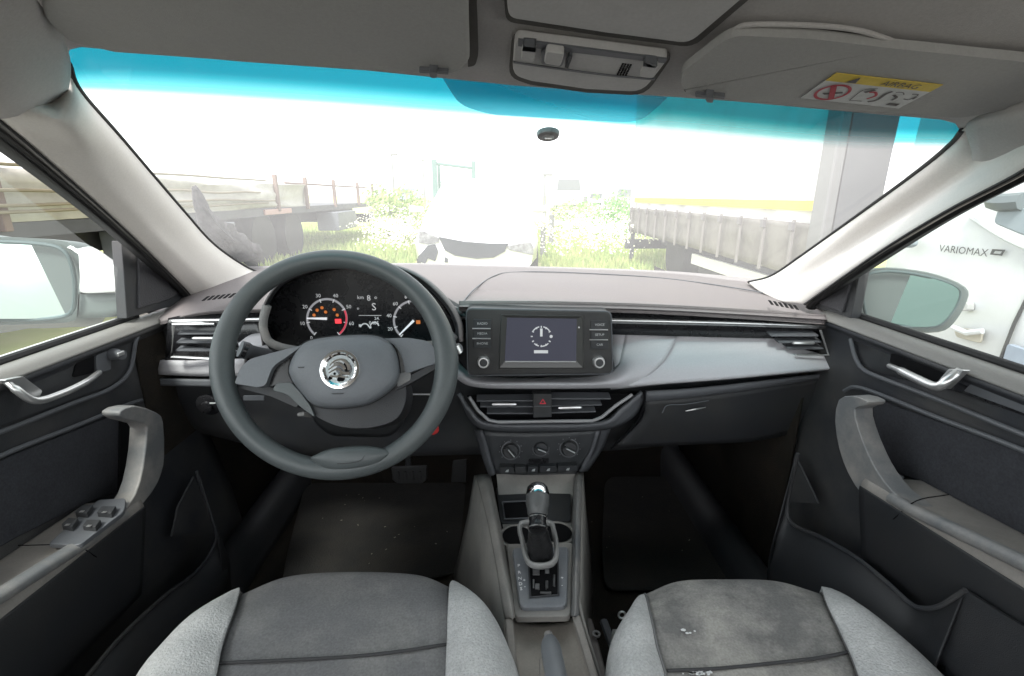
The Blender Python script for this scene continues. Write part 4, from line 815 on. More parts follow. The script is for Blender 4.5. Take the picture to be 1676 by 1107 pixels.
# ---- seats
def seat(rowsA, lab, cm, seamrow):
    # each row: [outer L, seam L, c1, c2, c3, seam R, outer R] pixel points, and z heights
    zb, zs, zc_ = .635, .62, .61
    zh = [zb - .015, zs, zc_, zc_, zc_, zs, zb - .015]
    G = []
    for ri_, r_ in enumerate(rowsA): G.append([Z(x, y, zz + dz - (.022 if (ri_ == 0 and zz == zh[0]) else 0)) for (x, y), zz, dz in zip(r_[1], zh, [r_[0]] * 7)])
    front = [p + Vector((0, .010, -.035)) for p in G[0]]; front2 = [p + Vector((0, -.01, -.13)) for p in front]
    G = [front2, front] + G
    ROOT = mk('seat_cushion_base', M().box(((G[3][0].x + G[3][6].x) / 2, G[3][3].y - .12, .43), (abs(G[3][6].x - G[3][0].x) * .8, .38, .10)), PL_DARK, CAR, bevel=.01, label=lab)
    ROOT.name = 'seat'
    def bulge(p, a): return p + Vector((0, 0, a))
    cen = [[r[1] - Vector((0, 0, .002)), bulge(r[2], .006), bulge(r[3], .008), bulge(r[4], .006), r[5] - Vector((0, 0, .002))] for r in G]
    sheet('seat_panel', M().patch(cen, 8, 8), cm, ROOT, .02, smooth=80)
    for a, b, sg in ((0, 1, -1), (6, 5, 1)):
        bol = [[Vector((r[a].x + sg * .012, r[a].y, r[a].z - .16)), Vector((r[a].x + sg * .016, r[a].y, r[a].z - .05)), r[a], bulge(r[a].lerp(r[b], .5), min(.016, .2 * (r[a] - r[b]).length)), r[b]] for r in G]
        sheet('side_bolster', M().patch(bol, 8, 8), SEATB, ROOT, .01, smooth=80)
    for s_i in (1, 5): mk('seat_seam', M().tube(spline([bulge(r[s_i], .0005) for r in G[1:]], 8), .0018, 6), pm('seam_thread', (.16, .16, .16), .9), ROOT)
    sm = spline([PL(x, y, G[3][3] + Vector((0, 0, .009)), Vector((0, 0, 1))) for x, y in seamrow], 5)
    mk('seat_seam', M().tube(sm, .0022, 6, flat=.8), pm('deep_seam', (.05, .05, .052), .9), ROOT)
    return ROOT
seat([(-.012, [(370, 994), (394, 972), (470, 950), (565, 944), (680, 947), (738, 961), (751, 974)]), (.0, [(318, 1018), (380, 1008), (470, 988), (565, 983), (672, 988), (738, 990), (785, 997)]),
      (.0, [(268, 1068), (362, 1060), (466, 1045), (565, 1040), (668, 1044), (737, 1046), (810, 1050)]), (.0, [(236, 1112), (352, 1108), (462, 1100), (565, 1098), (668, 1100), (735, 1102), (826, 1107)]),
      (.0, [(180, 1230), (330, 1230), (455, 1230), (565, 1230), (668, 1230), (733, 1230), (840, 1230)])], 'driver seat cushion, clean grey with light side bolsters', SEATC, [(353, 1086), (460, 1081), (560, 1076), (650, 1067), (736, 1054)])
seat([(-.012, [(1034, 992), (1056, 973), (1110, 958), (1180, 956), (1270, 957), (1345, 971), (1374, 988)]), (.0, [(1018, 1022), (1066, 1012), (1120, 996), (1185, 992), (1275, 992), (1358, 1000), (1412, 1008)]),
      (.0, [(1012, 1068), (1076, 1060), (1130, 1046), (1195, 1042), (1290, 1040), (1378, 1042), (1468, 1052)]), (.0, [(1010, 1112), (1090, 1108), (1140, 1100), (1205, 1098), (1300, 1096), (1402, 1098), (1532, 1112)]),
      (.0, [(1008, 1230), (1112, 1230), (1160, 1230), (1225, 1230), (1330, 1230), (1440, 1230), (1640, 1230)])], 'passenger seat cushion, stained grey with pale dusty blotches', SEATR, [(1092, 1098), (1180, 1094), (1280, 1084), (1340, 1077), (1396, 1066)])
# pale scuffs on the passenger seat
dm = M()
for k in range(22):
    x, y = (random.gauss(1148, 13), random.gauss(1102, 2.5)) if k < 17 else (random.gauss(1130, 10), random.gauss(1036, 4)); p = Z(x, y, .6186); s_ = random.uniform(.0012, .0045); aa = random.uniform(0, 3)
    dm.prism([p + Vector((cos(aa + t) * s_ * random.uniform(.5, 1.2), sin(aa + t) * s_ * .6, 0)) for t in (0, 1.1, 2.2, 3.3, 4.5, 5.4)], (0, 0, .0004))
tag(mk('crumbs', dm, pm('white_flakes', (.75, .76, .76), .8, var=.2, vscale=60), None, smooth=0), 'white flakes spilt on the passenger seat cushion', 'crumbs', kind='stuff')

# ---- doors
def door(s, xo, yf, lab, F):
    """s=-1 left, 1 right. xo: |x| of trim face, yf: front end. F: dict of pixel paths"""
    o = [(xo + .03, .955 + F['dz']), (xo + .005, .958 + F['dz']), (xo - .008, .950 + F['dz']), (xo - .014, .938 + F['dz']), (xo - .004, .925 + F['dz']), (xo, .88), (xo, .72), (xo - .01, .62), (xo - .02, .5), (xo - .02, .34)]
    ysx = [-.7, -.3, .0, .3, .5, .7, .85, yf - .06, yf]
    rows = [[Vector((s * a, y + (0 if y < yf - .01 else max(0, (.92 - z)) * .18), z)) for y in ysx] for a, z in o]
    D = sheet('front_door', M().patch(rows, 3, 4), PL_DOOR, CAR, .004, smooth=60, label=lab)
    # light sill ledge cap
    cap = M().patch([[Vector((s * a, y, z)) for y in ysx] for a, z in ((xo + .028, .9585 + F['dz']), (xo + .008, .9605 + F['dz']), (xo - .006, .9565 + F['dz']), (xo - .016, .946 + F['dz']))], 3, 4)
    sheet('window_ledge', cap, pm('ledge_plastic', (.19, .185, .175), .5, bump=.2, bscale=700, var=.5, vscale=9, vcol=(.18, .17, .155)), D, .002, smooth=60)
    mk('window_seal', M().tube([Vector((s * (xo + .03), y, .962 + F['dz'])) for y in (-.7, 0, .5, yf - .05)], .007, 8), RUB, D)
    # outer skin
    ok = M().patch([[Vector((s * (xo + a), y, z)) for y in (-.7, 0, .6, 1.15)] for a, z in ((.06, .955), (.11, .90), (.13, .72), (.12, .5), (.09, .3))], 3, 3)
    sheet('outer_door_panel', ok, WPAINT, D, .003, smooth=60)
    bpy.context.view_layer.update()
    fp = M().prism([X(a, b, s * (xo - .006)) for a, b in F['fabric']], (s * .006, 0, 0)); mk('fabric_insert', fp, PL_FAB, D, bevel=.003)
    for path in F['ridges']: mk('trim_ridge', M().tube(spline([X(a, b, s * (xo - .008)) for a, b in path], 5), .0038, 8), PL_MID, D)
    rc = M().prism([X(a, b, s * (xo - .004)) for a, b in rounded([(x, y, 8) for x, y in F['recess']])], (s * .004, 0, 0)); RC = mk('handle_recess', rc, BLACKG if s > 0 else PL_DARK, D, bevel=.001)
    mk('recess_panel', M().prism([X(a, b, s * (xo - .006)) for a, b in rounded([(x, y, 4) for x, y in F['rpanel']])], (s * .004, 0, 0)), PL_MID, RC, bevel=.001)
    mk('recess_hole', M().prism([X(a, b, s * (xo - .007)) for a, b in rounded([(x, y, 4) for x, y in F['hole']])], (s * .003, 0, 0)), VOID, RC)
    h = spline([X(a, b, s * (xo - xx)) for a, b, xx in F['handle']], 5); mk('door_handle', M().tube(h, F['hr'], 12, flat=1.0), SILV, D, label='bright silver inner door handle')
    hb_ = M().prism([X(a, b, s * (xo - .028)) for a, b in rounded([(x, y, 3) for x, y in F['hbase']])], (s * .010, 0, 0)); mk('handle_base', hb_, SILV, D, bevel=.002)
    # armrest body with grab handle
    ex_ = xo - F['arm']   # inboard edge
    top = F['armz']
    prof = [(xo - .004, top - .004), (xo - .03, top - .002), (ex_ + .022, top), (ex_ + .006, top + .004), (ex_ - .002, top - .006), (ex_, top - .025), (ex_ + .02, top - .10), (ex_ + .045, top - .2)]
    ya = [-.7, -.2, .1, .3, .42, .53, F['yf2'] - .06, F['yf2']]
    rows = []
    for y in ya:
        rows.append([Vector((s * a, y, z - F['sl'] * (y - .5))) for a, z in prof])
    AR = sheet('armrest', M().patch(rows, 4, 4), PL_DUST, D, .004, smooth=50, label='dusty worn armrest')
    fa = [[Vector((s * a, y, z)) for a, z in ((ex_ - .0015, top - .012), (ex_ + .001, top - .03), (ex_ + .018, top - .10), (ex_ + .043, top - .2))] for y in ya]
    fa = [[p - Vector((s * .003, 0, F['sl'] * (p.y - .5))) for p in r] for r in fa]
    sheet('armrest_side', M().patch(fa, 4, 4), PL_LOW, D, .003, smooth=50)
    e = spline([X(a, b, s * xx) for a, b, xx in F['edge']], 6)
    mk('armrest_edge', M().tube(e, F['er'], 12, flat=1.25, up=(s, 0, 0)), PL_WORN, D, smooth=80)
    gpx = spline2(F['gslab'], 2); gx = s * (ex_ + .002)
    front_ = [X(a, b, gx) for a, b in gpx]; mk('grab_handle', M().prism(front_, (s * .034, .004, 0)), PL_WORN, D, bevel=.006, seg=3, smooth=50, label='worn grey vertical pull handle')
    mk('grab_hollow', M().prism([X(a, b, s * (xo - .012)) for a, b in F['hollow']], (s * .004, 0, 0)), VOID, D)
    # map pocket: outer wall below the rim, rim bead, dark inside
    rim = spline([X(a, b, s * F['pk']) for a, b in F['rim']], 6)
    low = [Vector((p.x * .99, p.y, .33)) for p in rim]
    hi = [Vector((s * (F['pk'] + .004), p.y, p.z)) for p in rim]
    sheet('map_pocket', M().grid([rim, [a.lerp(b, .5) + Vector((-s * .012, 0, 0)) for a, b in zip(rim, low)], low]), PL_LOW, D, .003, smooth=70)
    mk('pocket_rim', M().tube(rim, .0034, 8), PL_DOOR, D)
    mk('pocket_cheek', M().prism([X(a, b, s * (F['pk'] + .05)) for a, b in F['cheek']], (s * .004, 0, 0)), PL_DOOR, D)
    fp_ = [X(a, b, s * (F['pk'] - .0)) for a, b in F['front']]
    if 0: sheet('pocket_front', M().patch([fp_[:3], fp_[3:]], 5, 4), PL_LOW, D, .004)
    if 'fill' in F: mk('lower_trim', M().prism([X(a, b, s * (F['pk'] + .001)) for a, b in F['fill']], (s * .004, 0, 0)), PL_LOW, D)
    # mirror sail
    sp_ = [X(a, b, s * (xo + .005)) for a, b in F['sail']]
    SA = mk('mirror_sail', M().prism(sp_, (s * .02, 0, 0)), PL_DARK, D, bevel=.002)
    sp2 = [X(a, b, s * (xo + .0)) for a, b in F['sail2']]
    mk('tweeter_cover', M().prism(sp2, (s * .006, 0, 0)), pm('tweeter_plastic', (.04, .04, .045), .6, bump=.6, bscale=300), SA, bevel=.002)
    # side glass
    gl__ = M().grid([[Vector((s * (xo + .03), y, .96)) for y in (-.6, .3, yf + .05)], [Vector((s * (xo - .02), y, z)) for y, z in ((-.6, 1.40), (.3, 1.40), (.62, 1.34))]])
    mk('side_window', gl__, F['glass'], D)
    return D
SG = glass('side_window_glass', (.90, .955, .94), veil=.05, gloss=.03)
LD = door(-1, .72, 1.07, 'left front door trim with window switches and bright handle', dict(dz=-.004, glass=SG,
    fabric=[(-320, 905), (20, 745), (205, 672), (215, 700), (208, 800), (130, 830), (30, 880), (-320, 1080)],
    ridges=[[(-330, 890), (-100, 793), (22, 737), (130, 695), (205, 664), (232, 655)], [(-330, 800), (-60, 727), (20, 700), (120, 660), (180, 637), (212, 608), (222, 560), (232, 540)]],
    recess=[(-20, 625), (150, 566), (228, 538), (222, 575), (205, 612), (180, 632), (-20, 706)],
    rpanel=[(158, 568), (182, 560), (182, 606), (158, 612)], hole=[(128, 584), (154, 572), (154, 610), (120, 618)],
    handle=[(10, 624, .02), (24, 636, .032), (58, 656, .040), (100, 645, .044), (140, 626, .04), (162, 610, .022)], hr=[.004] * 5 + [.0055] * 16 + [.005] * 5,
    hbase=[(8, 622), (38, 616), (70, 640), (62, 656), (52, 656)],
    arm=.10, armz=.708, yf2=.76, sl=.07,
    edge=[(-200, 1110, .62), (-60, 1012, .62), (0, 975, .62), (90, 918, .62), (150, 880, .62), (200, 843, .625)], er=.0095,
    gslab=[(196, 674), (222, 664), (258, 676), (268, 692), (270, 745), (265, 775), (250, 806), (218, 842), (178, 872), (172, 860), (200, 838), (222, 808), (234, 765), (240, 712), (236, 694), (205, 686)],
    grab=[(206, 676, .70), (225, 670, .67), (248, 676, .64), (258, 690, .622), (259, 715, .618), (252, 750, .618), (240, 785, .62)],
    hollow=[(198, 680), (236, 690), (234, 740), (222, 790), (196, 805)],
    pk=.615, rim=[(322, 772), (334, 812), (352, 866), (350, 895), (322, 935), (270, 975), (200, 1040), (140, 1110), (60, 1200)],
    cheek=[(318, 780), (342, 840), (346, 868), (282, 878), (292, 830)],
    front=[(318, 768), (352, 862), (340, 930), (352, 770), (410, 850), (400, 960)],
    sail=[(199, 394), (214, 400), (306, 488), (280, 502), (208, 522)], sail2=[(228, 418), (238, 422), (292, 480), (280, 490), (228, 505)]))
RD = door(1, .68, .96, 'right front door trim beside the passenger seat', dict(dz=.012, glass=SG,
    fabric=[(1990, 860), (1676, 740), (1430, 652), (1420, 700), (1440, 762), (1560, 815), (1676, 880), (1990, 1080)],
    ridges=[[(1990, 875), (1676, 738), (1530, 682), (1430, 642), (1398, 634), (1382, 640)], [(1990, 838), (1676, 712), (1540, 656), (1440, 618), (1412, 604), (1400, 585), (1392, 555)]],
    recess=[(1395, 550), (1590, 612), (1700, 655), (1700, 690), (1560, 640), (1440, 612), (1408, 595)],
    rpanel=[(1600, 618), (1700, 652), (1700, 686), (1576, 640)], hole=[(1458, 578), (1560, 608), (1530, 632), (1456, 598)],
    handle=[(1456, 599, .024), (1470, 605, .032), (1500, 620, .040), (1533, 633, .042), (1552, 622, .036), (1572, 608, .020)], hr=[.0045] * 6 + [.0065] * 20,
    hbase=[(1552, 604), (1578, 606), (1545, 638), (1530, 630)],
    arm=.10, armz=.788, yf2=.66, sl=.12,
    edge=[(1800, 985, .58), (1740, 955, .58), (1676, 922, .58), (1580, 876, .58), (1500, 838, .58), (1462, 816, .584)], er=.0085,
    gslab=[(1418, 656), (1394, 648), (1372, 655), (1366, 690), (1373, 735), (1388, 776), (1412, 812), (1446, 838), (1490, 846), (1494, 832), (1462, 806), (1438, 776), (1420, 742), (1404, 700), (1399, 670), (1416, 664)],
    grab=[(1422, 660, .66), (1402, 654, .63), (1385, 660, .60), (1381, 680, .584), (1388, 710, .58), (1400, 742, .58), (1416, 775, .58)],
    hollow=[(1404, 668), (1420, 658), (1430, 700), (1442, 760), (1418, 745)],
    pk=.575, rim=[(1306, 742), (1295, 790), (1288, 838), (1300, 860), (1345, 880), (1400, 912), (1450, 952), (1490, 988), (1512, 996), (1534, 994), (1552, 985), (1580, 966)],
    cheek=[(1300, 745), (1322, 790), (1338, 824), (1290, 822)],
    front=[(1308, 740), (1288, 838), (1300, 880), (1240, 740), (1215, 840), (1230, 960)],
    fill=[(1534, 994), (1552, 985), (1580, 966), (1640, 1005), (1800, 1100), (2000, 1240), (2000, 1500), (1534, 1400)],
    sail=[(1400, 428), (1410, 432), (1392, 522), (1330, 502), (1324, 492)], sail2=[(1385, 450), (1396, 446), (1378, 512), (1344, 500), (1338, 492)]))
# window switches left
SWP = mk('switch_plate', M().prism([Z(a, b, .713) for a, b in rounded([(78, 890, 6), (160, 818, 6), (206, 815, 6), (204, 836, 8), (130, 892, 8)])], (0, 0, -.008)), PL_MID, LD, bevel=.0015)
for q4 in ([(122, 838), (134, 826), (152, 826), (142, 840)], [(158, 838), (166, 828), (190, 828), (182, 840)], [(100, 858), (112, 847), (128, 848), (118, 862)], [(134, 860), (142, 850), (165, 850), (156, 862)]):
    mk('window_switch', M().prism([Z(a, b, .722) for a, b in q4], (0, 0, -.012)), PL_DARK, LD, bevel=.0015)
    c_ = sum((Z(a, b, .723) for a, b in q4), Vector()) / 4
    mk('switch_mark', M().box(c_ + Vector((.003, -.008, .0002)), (.006, .004, .0006)), SILV, LD, smooth=0)
mk('mirror_adjuster', M().lathe([(.011, 0), (.011, .008), (.008, .016), (.009, .022), (.0001, .023)], X(184, 580, -.712), (1, -.2, 0), 20, cap=False), PL_MID, LD, label='small mirror adjustment knob')
mk('adjuster_tip', M().box(X(198, 579, -.688), (.004, .016, .008)), SILV, LD, bevel=.002)
mk('switch_plate', M().prism([Z(a, b, .785) for a, b in rounded([(1432, 764, 4), (1446, 763, 4), (1482, 781, 4), (1470, 786, 4)])], (0, 0, -.006)), PL_MID, RD, bevel=.001)
mk('window_switch', M().prism([Z(a, b, .7125) for a, b in ((1442, 770), (1450, 768), (1466, 778), (1455, 779))], (0, 0, -.004)), VOID, RD)
for D_, pts in ((LD, [(30, 893), (120, 893), (158, 912)]), (RD, [(1552, 810), (1500, 820), (1462, 850)])):
    mk('armrest_seam', M().tube(spline([Z(a, b, .7045 if D_ is LD else .792) for a, b in pts[:2]] + [X(pts[2][0], pts[2][1], -.616 if D_ is LD else .576)], 5), .0008, 6), VOID, D_)

# ---- exterior mirrors
def ext_mirror(px_h, px_g, y0, dep, lab, nm_glass, tilt, s, shell_px):
    MR_ = mk('side_mirror', M().loft([[Y(a, b, y) for a, b in spline2(px, 3)] for px, y in shell_px]), WPAINT, CAR, smooth=50, bevel=.0, label=lab)
    return MR_
def spline2(px, n): return [(p.x, p.y) for p in spline([Vector((a, b, 0)) for a, b in px], n, True)]
def sc(px, c, s): return [(c[0] + (a - c[0]) * s, c[1] + (b - c[1]) * s) for a, b in px]
mgl = [(-60, 402), (0, 398), (70, 402), (102, 412), (116, 440), (120, 480), (112, 512), (70, 521), (0, 522), (-60, 520)]
mho = [(-70, 392), (0, 388), (80, 392), (120, 402), (132, 440), (130, 490), (122, 524), (70, 530), (0, 532), (-70, 530)]
LM = mk('side_mirror', M().loft([[Y(a, b, 1.00) for a, b in spline2(mho, 3)], [Y(a + 30, b + 2, 1.05) for a, b in spline2(mho, 3)], [Y(a + 46, b + 8, 1.10) for a, b in spline2(sc(mho, (40, 460), .97), 3)], [Y(a + 60, b + 10, 1.16) for a, b in spline2(sc(mho, (40, 460), .8), 3)]]), pm('mirror_shell_grey', (.085, .105, .10), .5), CAR, label='left door mirror with white cap')
m = M().patch([[Y(132, 402, .99), Y(160, 412, .985), Y(198, 436, .98)], [Y(130, 440, .985), Y(165, 444, .98), Y(200, 455, .975)], [Y(131, 478, .985), Y(165, 480, .98), Y(202, 474, .975)]], 4, 4)
sheet('mirror_cap', M().patch([[Y(60, 396, 1.06), Y(100, 397, 1.06), Y(150, 404, 1.05), Y(200, 436, 1.04)], [Y(120, 404, .995), Y(134, 412, .995), Y(165, 420, .99), Y(200, 442, .985)], [Y(130, 440, .99), Y(140, 445, .985), Y(170, 450, .985), Y(202, 460, .98)], [Y(130, 478, .99), Y(142, 480, .985), Y(172, 479, .985), Y(204, 477, .98)]], 5, 5), WPAINT, LM, .006, smooth=60)
sheet('mirror_arm', M().patch([[Y(128, 482, 1.0), Y(170, 482, 1.0), Y(215, 478, 1.0)], [Y(126, 520, 1.0), Y(170, 520, 1.0), Y(222, 515, 1.0)]], 3, 3), pm('mirror_shell_grey', (.2, .23, .23)), LM, .02)
def mirror_glass(pts, y0, parent, yawdeg, mat=MIRR):
    P = [Y(a, b, y0) for a, b in spline2(pts, 3)]; c = sum(P, Vector()) / len(P); w = Matrix.Rotation(R(yawdeg), 3, 'Z') @ Matrix.Rotation(R(-3), 3, 'X')
    P2 = [EYE + (p - EYE) for p in P]
    nrm = w @ Vector((0, -1, 0)); out = []
    for p in P: d = p - EYE; out.append(EYE + d * ((c - EYE).dot(nrm) / d.dot(nrm)))
    return mk('mirror_glass', M().prism(out, (0, .002, 0)), mat, parent, smooth=0)
mirror_glass(mgl, .992, LM, 14, pm('pale_reflection_glass', (.62, .76, .74), .05, metal=1, var=.4, vscale=8, vcol=(.5, .64, .63)))  # paler tint stands in for the brighter reflection on the left
mk('glass_rim', M().tube([Y(a, b, .99) for a, b in spline2(sc(mgl, (25, 460), 1.03), 3)], .004, 8, closed=True), pm('mirror_rim_grey', (.05, .075, .075), .5), LM)
rgl = [(1414, 458), (1440, 446), (1480, 447), (1530, 457), (1566, 472), (1568, 490), (1552, 518), (1530, 534), (1480, 534), (1430, 527), (1416, 505)]
rho = [(1406, 456), (1432, 439), (1482, 440), (1535, 450), (1580, 470), (1583, 492), (1562, 528), (1536, 544), (1478, 543), (1424, 535), (1407, 508)]
RM = mk('side_mirror', M().loft([[Y(a, b, .92) for a, b in spline2(sc(rho, (1490, 490), .97), 3)], [Y(a, b, .925) for a, b in spline2(rho, 3)], [Y(a - 4, b, .96) for a, b in spline2(sc(rho, (1490, 490), .99), 3)], [Y(a - 20, b, 1.05) for a, b in spline2(sc(rho, (1490, 490), .72), 3)]]), pm('mirror_shell_grey', (.2, .23, .23)), CAR, label='right door mirror in a grey green shell')
mirror_glass(rgl, .915, RM, -16)
mk('glass_rim', M().tube([Y(a, b, .912) for a, b in spline2(sc(rgl, (1490, 490), 1.015), 3)], .003, 8, closed=True), pm('mirror_rim_grey', (.11, .15, .15)), RM)
sheet('mirror_arm', M().patch([[Y(1385, 500, .94), Y(1412, 500, .94)], [Y(1385, 528, .94), Y(1425, 532, .94)]], 3, 3), PL_DARK, RM, .02)
# ---- bodywork outside: bonnet, wings, rear
bn = M().patch([[Vector((x, y, z - .10 * (abs(x) / .8) ** 3)) for x in (-.8, -.6, -.3, 0, .3, .6, .8)] for y, z in ((1.78, .835), (2.1, .82), (2.5, .79), (2.75, .72), (2.82, .58))], 3, 4)
mk('bonnet', bn, WPAINT, CAR, smooth=60, solid=.004)
for s in (-1, 1):
    wg = M().patch([[Vector((s * (.80 + a), y, z)) for y in (1.16, 1.5, 2.0, 2.6, 2.8)] for a, z in ((-.02, .80), (.04, .72), (.05, .5), (.03, .3))], 3, 3); sheet('front_wing', wg, WPAINT, CAR, .003)
    wh = M().lathe([(.20, -.09), (.30, -.09), (.31, -.06), (.31, .06), (.30, .09), (.20, .09)], (s * .74, 2.05, .31), (1, 0, 0), 28); mk('wheel', wh, RUB, CAR)
mk('scuttle_panel', M().patch([[Vector((x, y, z)) for x in (-.7, -.3, 0, .3, .7)] for y, z in ((1.70, .82), (1.78, .83))], 3, 2), PL_DARK, CAR, solid=.01)
rr_ = M().grid([[Vector((x, -1.25, z)) for x in (-.7, 0, .7)] for z in (.3, .9)]); mk('tailgate', rr_, PL_DOOR, CAR, solid=.02)
for s in (-1, 1):
    m = M().grid([[Vector((s * .72, y, z)) for y in (-1.25, -.7)] for z in (.3, .96)]); mk('rear_side_trim', m, PL_DOOR, CAR, solid=.01)

# bundled dark wiper cloth at the left base of the windshield
cb = M(); ring_n = 20
pth = spline([Y(300, 322, 1.20) + Vector((0, .05, .02)), Y(342, 368, 1.34), Y(378, 400, 1.46), Y(406, 412, 1.56), Y(430, 422, 1.64)], 6)
rd_ = [1.05 * q_ for q_ in [.008, .012, .016, .020, .024, .028, .032, .036, .040, .043, .046, .048, .048, .048, .047, .045, .043, .040, .036, .032, .028, .024, .02, .014, .006]]
rings = []
for i, p in enumerate(pth):
    r0 = rd_[i]; rings.append([p + Vector((cos(2 * pi * k / ring_n), .7 * sin(2 * pi * k / ring_n), .8 * sin(2 * pi * k / ring_n))) * r0 * (.8 + .5 * noise.noise(Vector((k * .7, i * .35, 3)))) for k in range(ring_n)])
cb.loft(rings)
tag(mk('cloth_bundle', cb, pm('dark_grey_cloth', (.02, .018, .02), .9, bump=.8, bscale=90, var=.8, vscale=25, vcol=(.10, .09, .095)), None, smooth=70), 'dark crumpled cloth bundled outside the lower left corner of the windshield', 'cloth')

# ================================================================== OUTSIDE
GR = pm('yellow_green_lawn', (.33, .36, .13), .95, var=.9, vscale=.8, vcol=(.42, .40, .20))
gm_ = M().grid([[Vector((x, y, 0)) for x in (-900, -60, -12, 0, 12, 60, 900)] for y in (-60, -6, 0, 7, 20, 80, 1200)])
tag(mk('ground', gm_, GR, None, smooth=0), kind='structure')
tag(mk('yard', M().prism([Vector(p) for p in ((-40, -50, .004), (40, -50, .004), (40, 3.4, .004), (-40, 3.4, .004))], (0, 0, -.003)), pm('dusty_yard_ground', (.30, .28, .25), .95, var=.6, vscale=2, vcol=(.24, .22, .19)), None, smooth=0), kind='structure')
# meadow
def blades(name, n_, area, h, mats_lab, mat, wid=.03, tip=False):
    mm = M()
    for _ in range(n_):
        x, y = area(); a = random.uniform(0, 2 * pi); hh = h * random.uniform(.5, 1.2); d = Vector((cos(a), sin(a), 0)) * wid * random.uniform(.6, 1.4); l = Vector((random.uniform(-.3, .3), random.uniform(-.3, .3), 0)) * hh * .6
        p = Vector((x, y, 0)); mm.add([p - d, p + d, p + l * .5 + d * .6 + Vector((0, 0, hh * .6)), p + l + Vector((0, 0, hh)), p + l * .5 - d * .6 + Vector((0, 0, hh * .6))], [(0, 1, 2, 4), (4, 2, 3)])
    return tag(mk(name, mm, mat, None, smooth=0), mats_lab, 'grass', kind='stuff')
GB1 = pm('meadow_green', (.24, .33, .09), .8, var=.9, vscale=1.5, vcol=(.38, .40, .15))
def areaM():
    while True:
        y = random.uniform(6, 22) ** 1.0; x = random.uniform(-.35 * y - 1, .42 * y)
        if not (-1.5 < x < .8 and y < 10.5): return x, y
blades('meadow_grass', 26000, areaM, .17, 'tall yellow green meadow grass growing beyond the bonnet', GB1, .022)
fm = M()
def flower_at(x, y, z, r_):
    for _ in range(6):
        p = Vector((x, y, z)) + Vector((random.gauss(0, 1), random.gauss(0, 1), random.gauss(0, .5))) * r_; a = random.uniform(0, 3); s_ = random.uniform(.007, .02)
        fm.add([p + Vector((cos(a + t) * s_, sin(a + t) * s_ * .5, sin(a + t) * s_ * .7)) for t in (0, 1.57, 3.14, 4.71)], [(0, 1, 2, 3)])
for _ in range(1500):
    if random.random() < .62: y = random.uniform(8, 17); x = random.gauss(.22 * y, .08 * y)
    else: y = random.uniform(9, 16); x = random.gauss(-.19 * y, .035 * y)
    if abs(x) > .34 * y or (-1.5 < x < .8 and y < 10.5): continue
    flower_at(x, y, random.uniform(.35, .95) * (.75 if random.random() < .7 else 1.0), .07)
tag(mk('meadow_flowers', fm, pm('white_umbel_flowers', (.80, .80, .58), .7, var=.3, vscale=3), None, smooth=0), 'white umbel flowers dotted over the tall meadow grass', 'flowers', kind='stuff')
def bush(px, y, w, h, lab, n_=2600, col=(.10, .19, .05)):
    base_ = Z_ground(px, y); mm = M()
    cl_ = [(random.uniform(-.4, .4) * w, random.uniform(-.3, .3) * w, h * random.uniform(.3, .8), random.uniform(.16, .3) * w) for _ in range(11)]
    for _ in range(n_):
        a = random.choice(cl_); v = Vector((random.gauss(0, 1), random.gauss(0, 1), random.gauss(0, 1))).normalized() * a[3] * random.uniform(.5, 1.05); p = base_ + Vector((a[0], a[1], a[2])) + v
        if p.z < 0: continue
        q = Vector((random.gauss(0, 1), random.gauss(0, 1), random.gauss(0, 1))).normalized(); u = q.orthogonal().normalized() * random.uniform(.03, .06); w_ = q.cross(u) * .6
        mm.add([p - u, p + w_, p + u, p - w_], [(0, 1, 2, 3)])
    root = mk('bush', mm, pm('bush_leaves' + str(int(px)), col, .7, var=.8, vscale=2.2, vcol=tuple(c * 1.35 for c in col)), None, smooth=0)
    tag(root, lab, 'bush')
    st = M()
    for k in range(6): st.tube([base_ + Vector((random.uniform(-.1, .1), 0, 0)), base_ + Vector((random.uniform(-.3, .3) * w, random.uniform(-.2, .2) * w, h * .7))], [.02, .008], 5)
    mk('stem', st, pm('bark', (.08, .06, .04), .9), root)
    return root
def Z_ground(px, y): d = ray(px, 400); return Vector((d.x * y / d.y, y, 0))
bush(645, 13, 1.7, 1.45, 'yellow green bush left of the white car outside', col=(.26, .36, .10))
bush(1010, 14, 2.0, 1.15, 'bright green bush beside the right trailer end', 2400, col=(.18, .38, .10))
bush(940, 17, 2.0, 1.1, 'pale green shrub behind the white meadow flowers', 2000, col=(.26, .36, .13))
# --- opposite white car
def V3(*a): return Vector(a)
FC = empty('parked_car', (Z_ground(783, 7.6).x, 7.6, 0), 'white hatchback parked nose on beyond the bonnet with muddy bumper', 'car')
cx = FC.location.x; y0 = 6.6
def fx(px, py, y=None): return Y(px, py, y0 if y is None else y)
half = .80
def sect(y, pts): return [V3(cx + a, y, b) for a, b in pts] + [V3(cx - a, y, b) for a, b in reversed(pts)]
bodyr = [sect(y0 + .10, [(.55, .22), (.70, .30), (.74, .55), (.62, .66), (.30, .69)]), sect(y0 + .0, [(.6, .20), (.76, .30), (.80, .55), (.70, .70), (.35, .74)]), sect(y0 + .35, [(.7, .18), (.84, .35), (.86, .60), (.76, .80), (.4, .84)]),
         sect(y0 + 1.1, [(.75, .18), (.88, .4), (.89, .70), (.80, .93), (.5, .98)]), sect(y0 + 3.7, [(.75, .2), (.88, .4), (.88, .75), (.80, .95), (.5, 1.0)]), sect(y0 + 3.95, [(.65, .3), (.8, .45), (.8, .7), (.7, .9), (.4, .95)])]
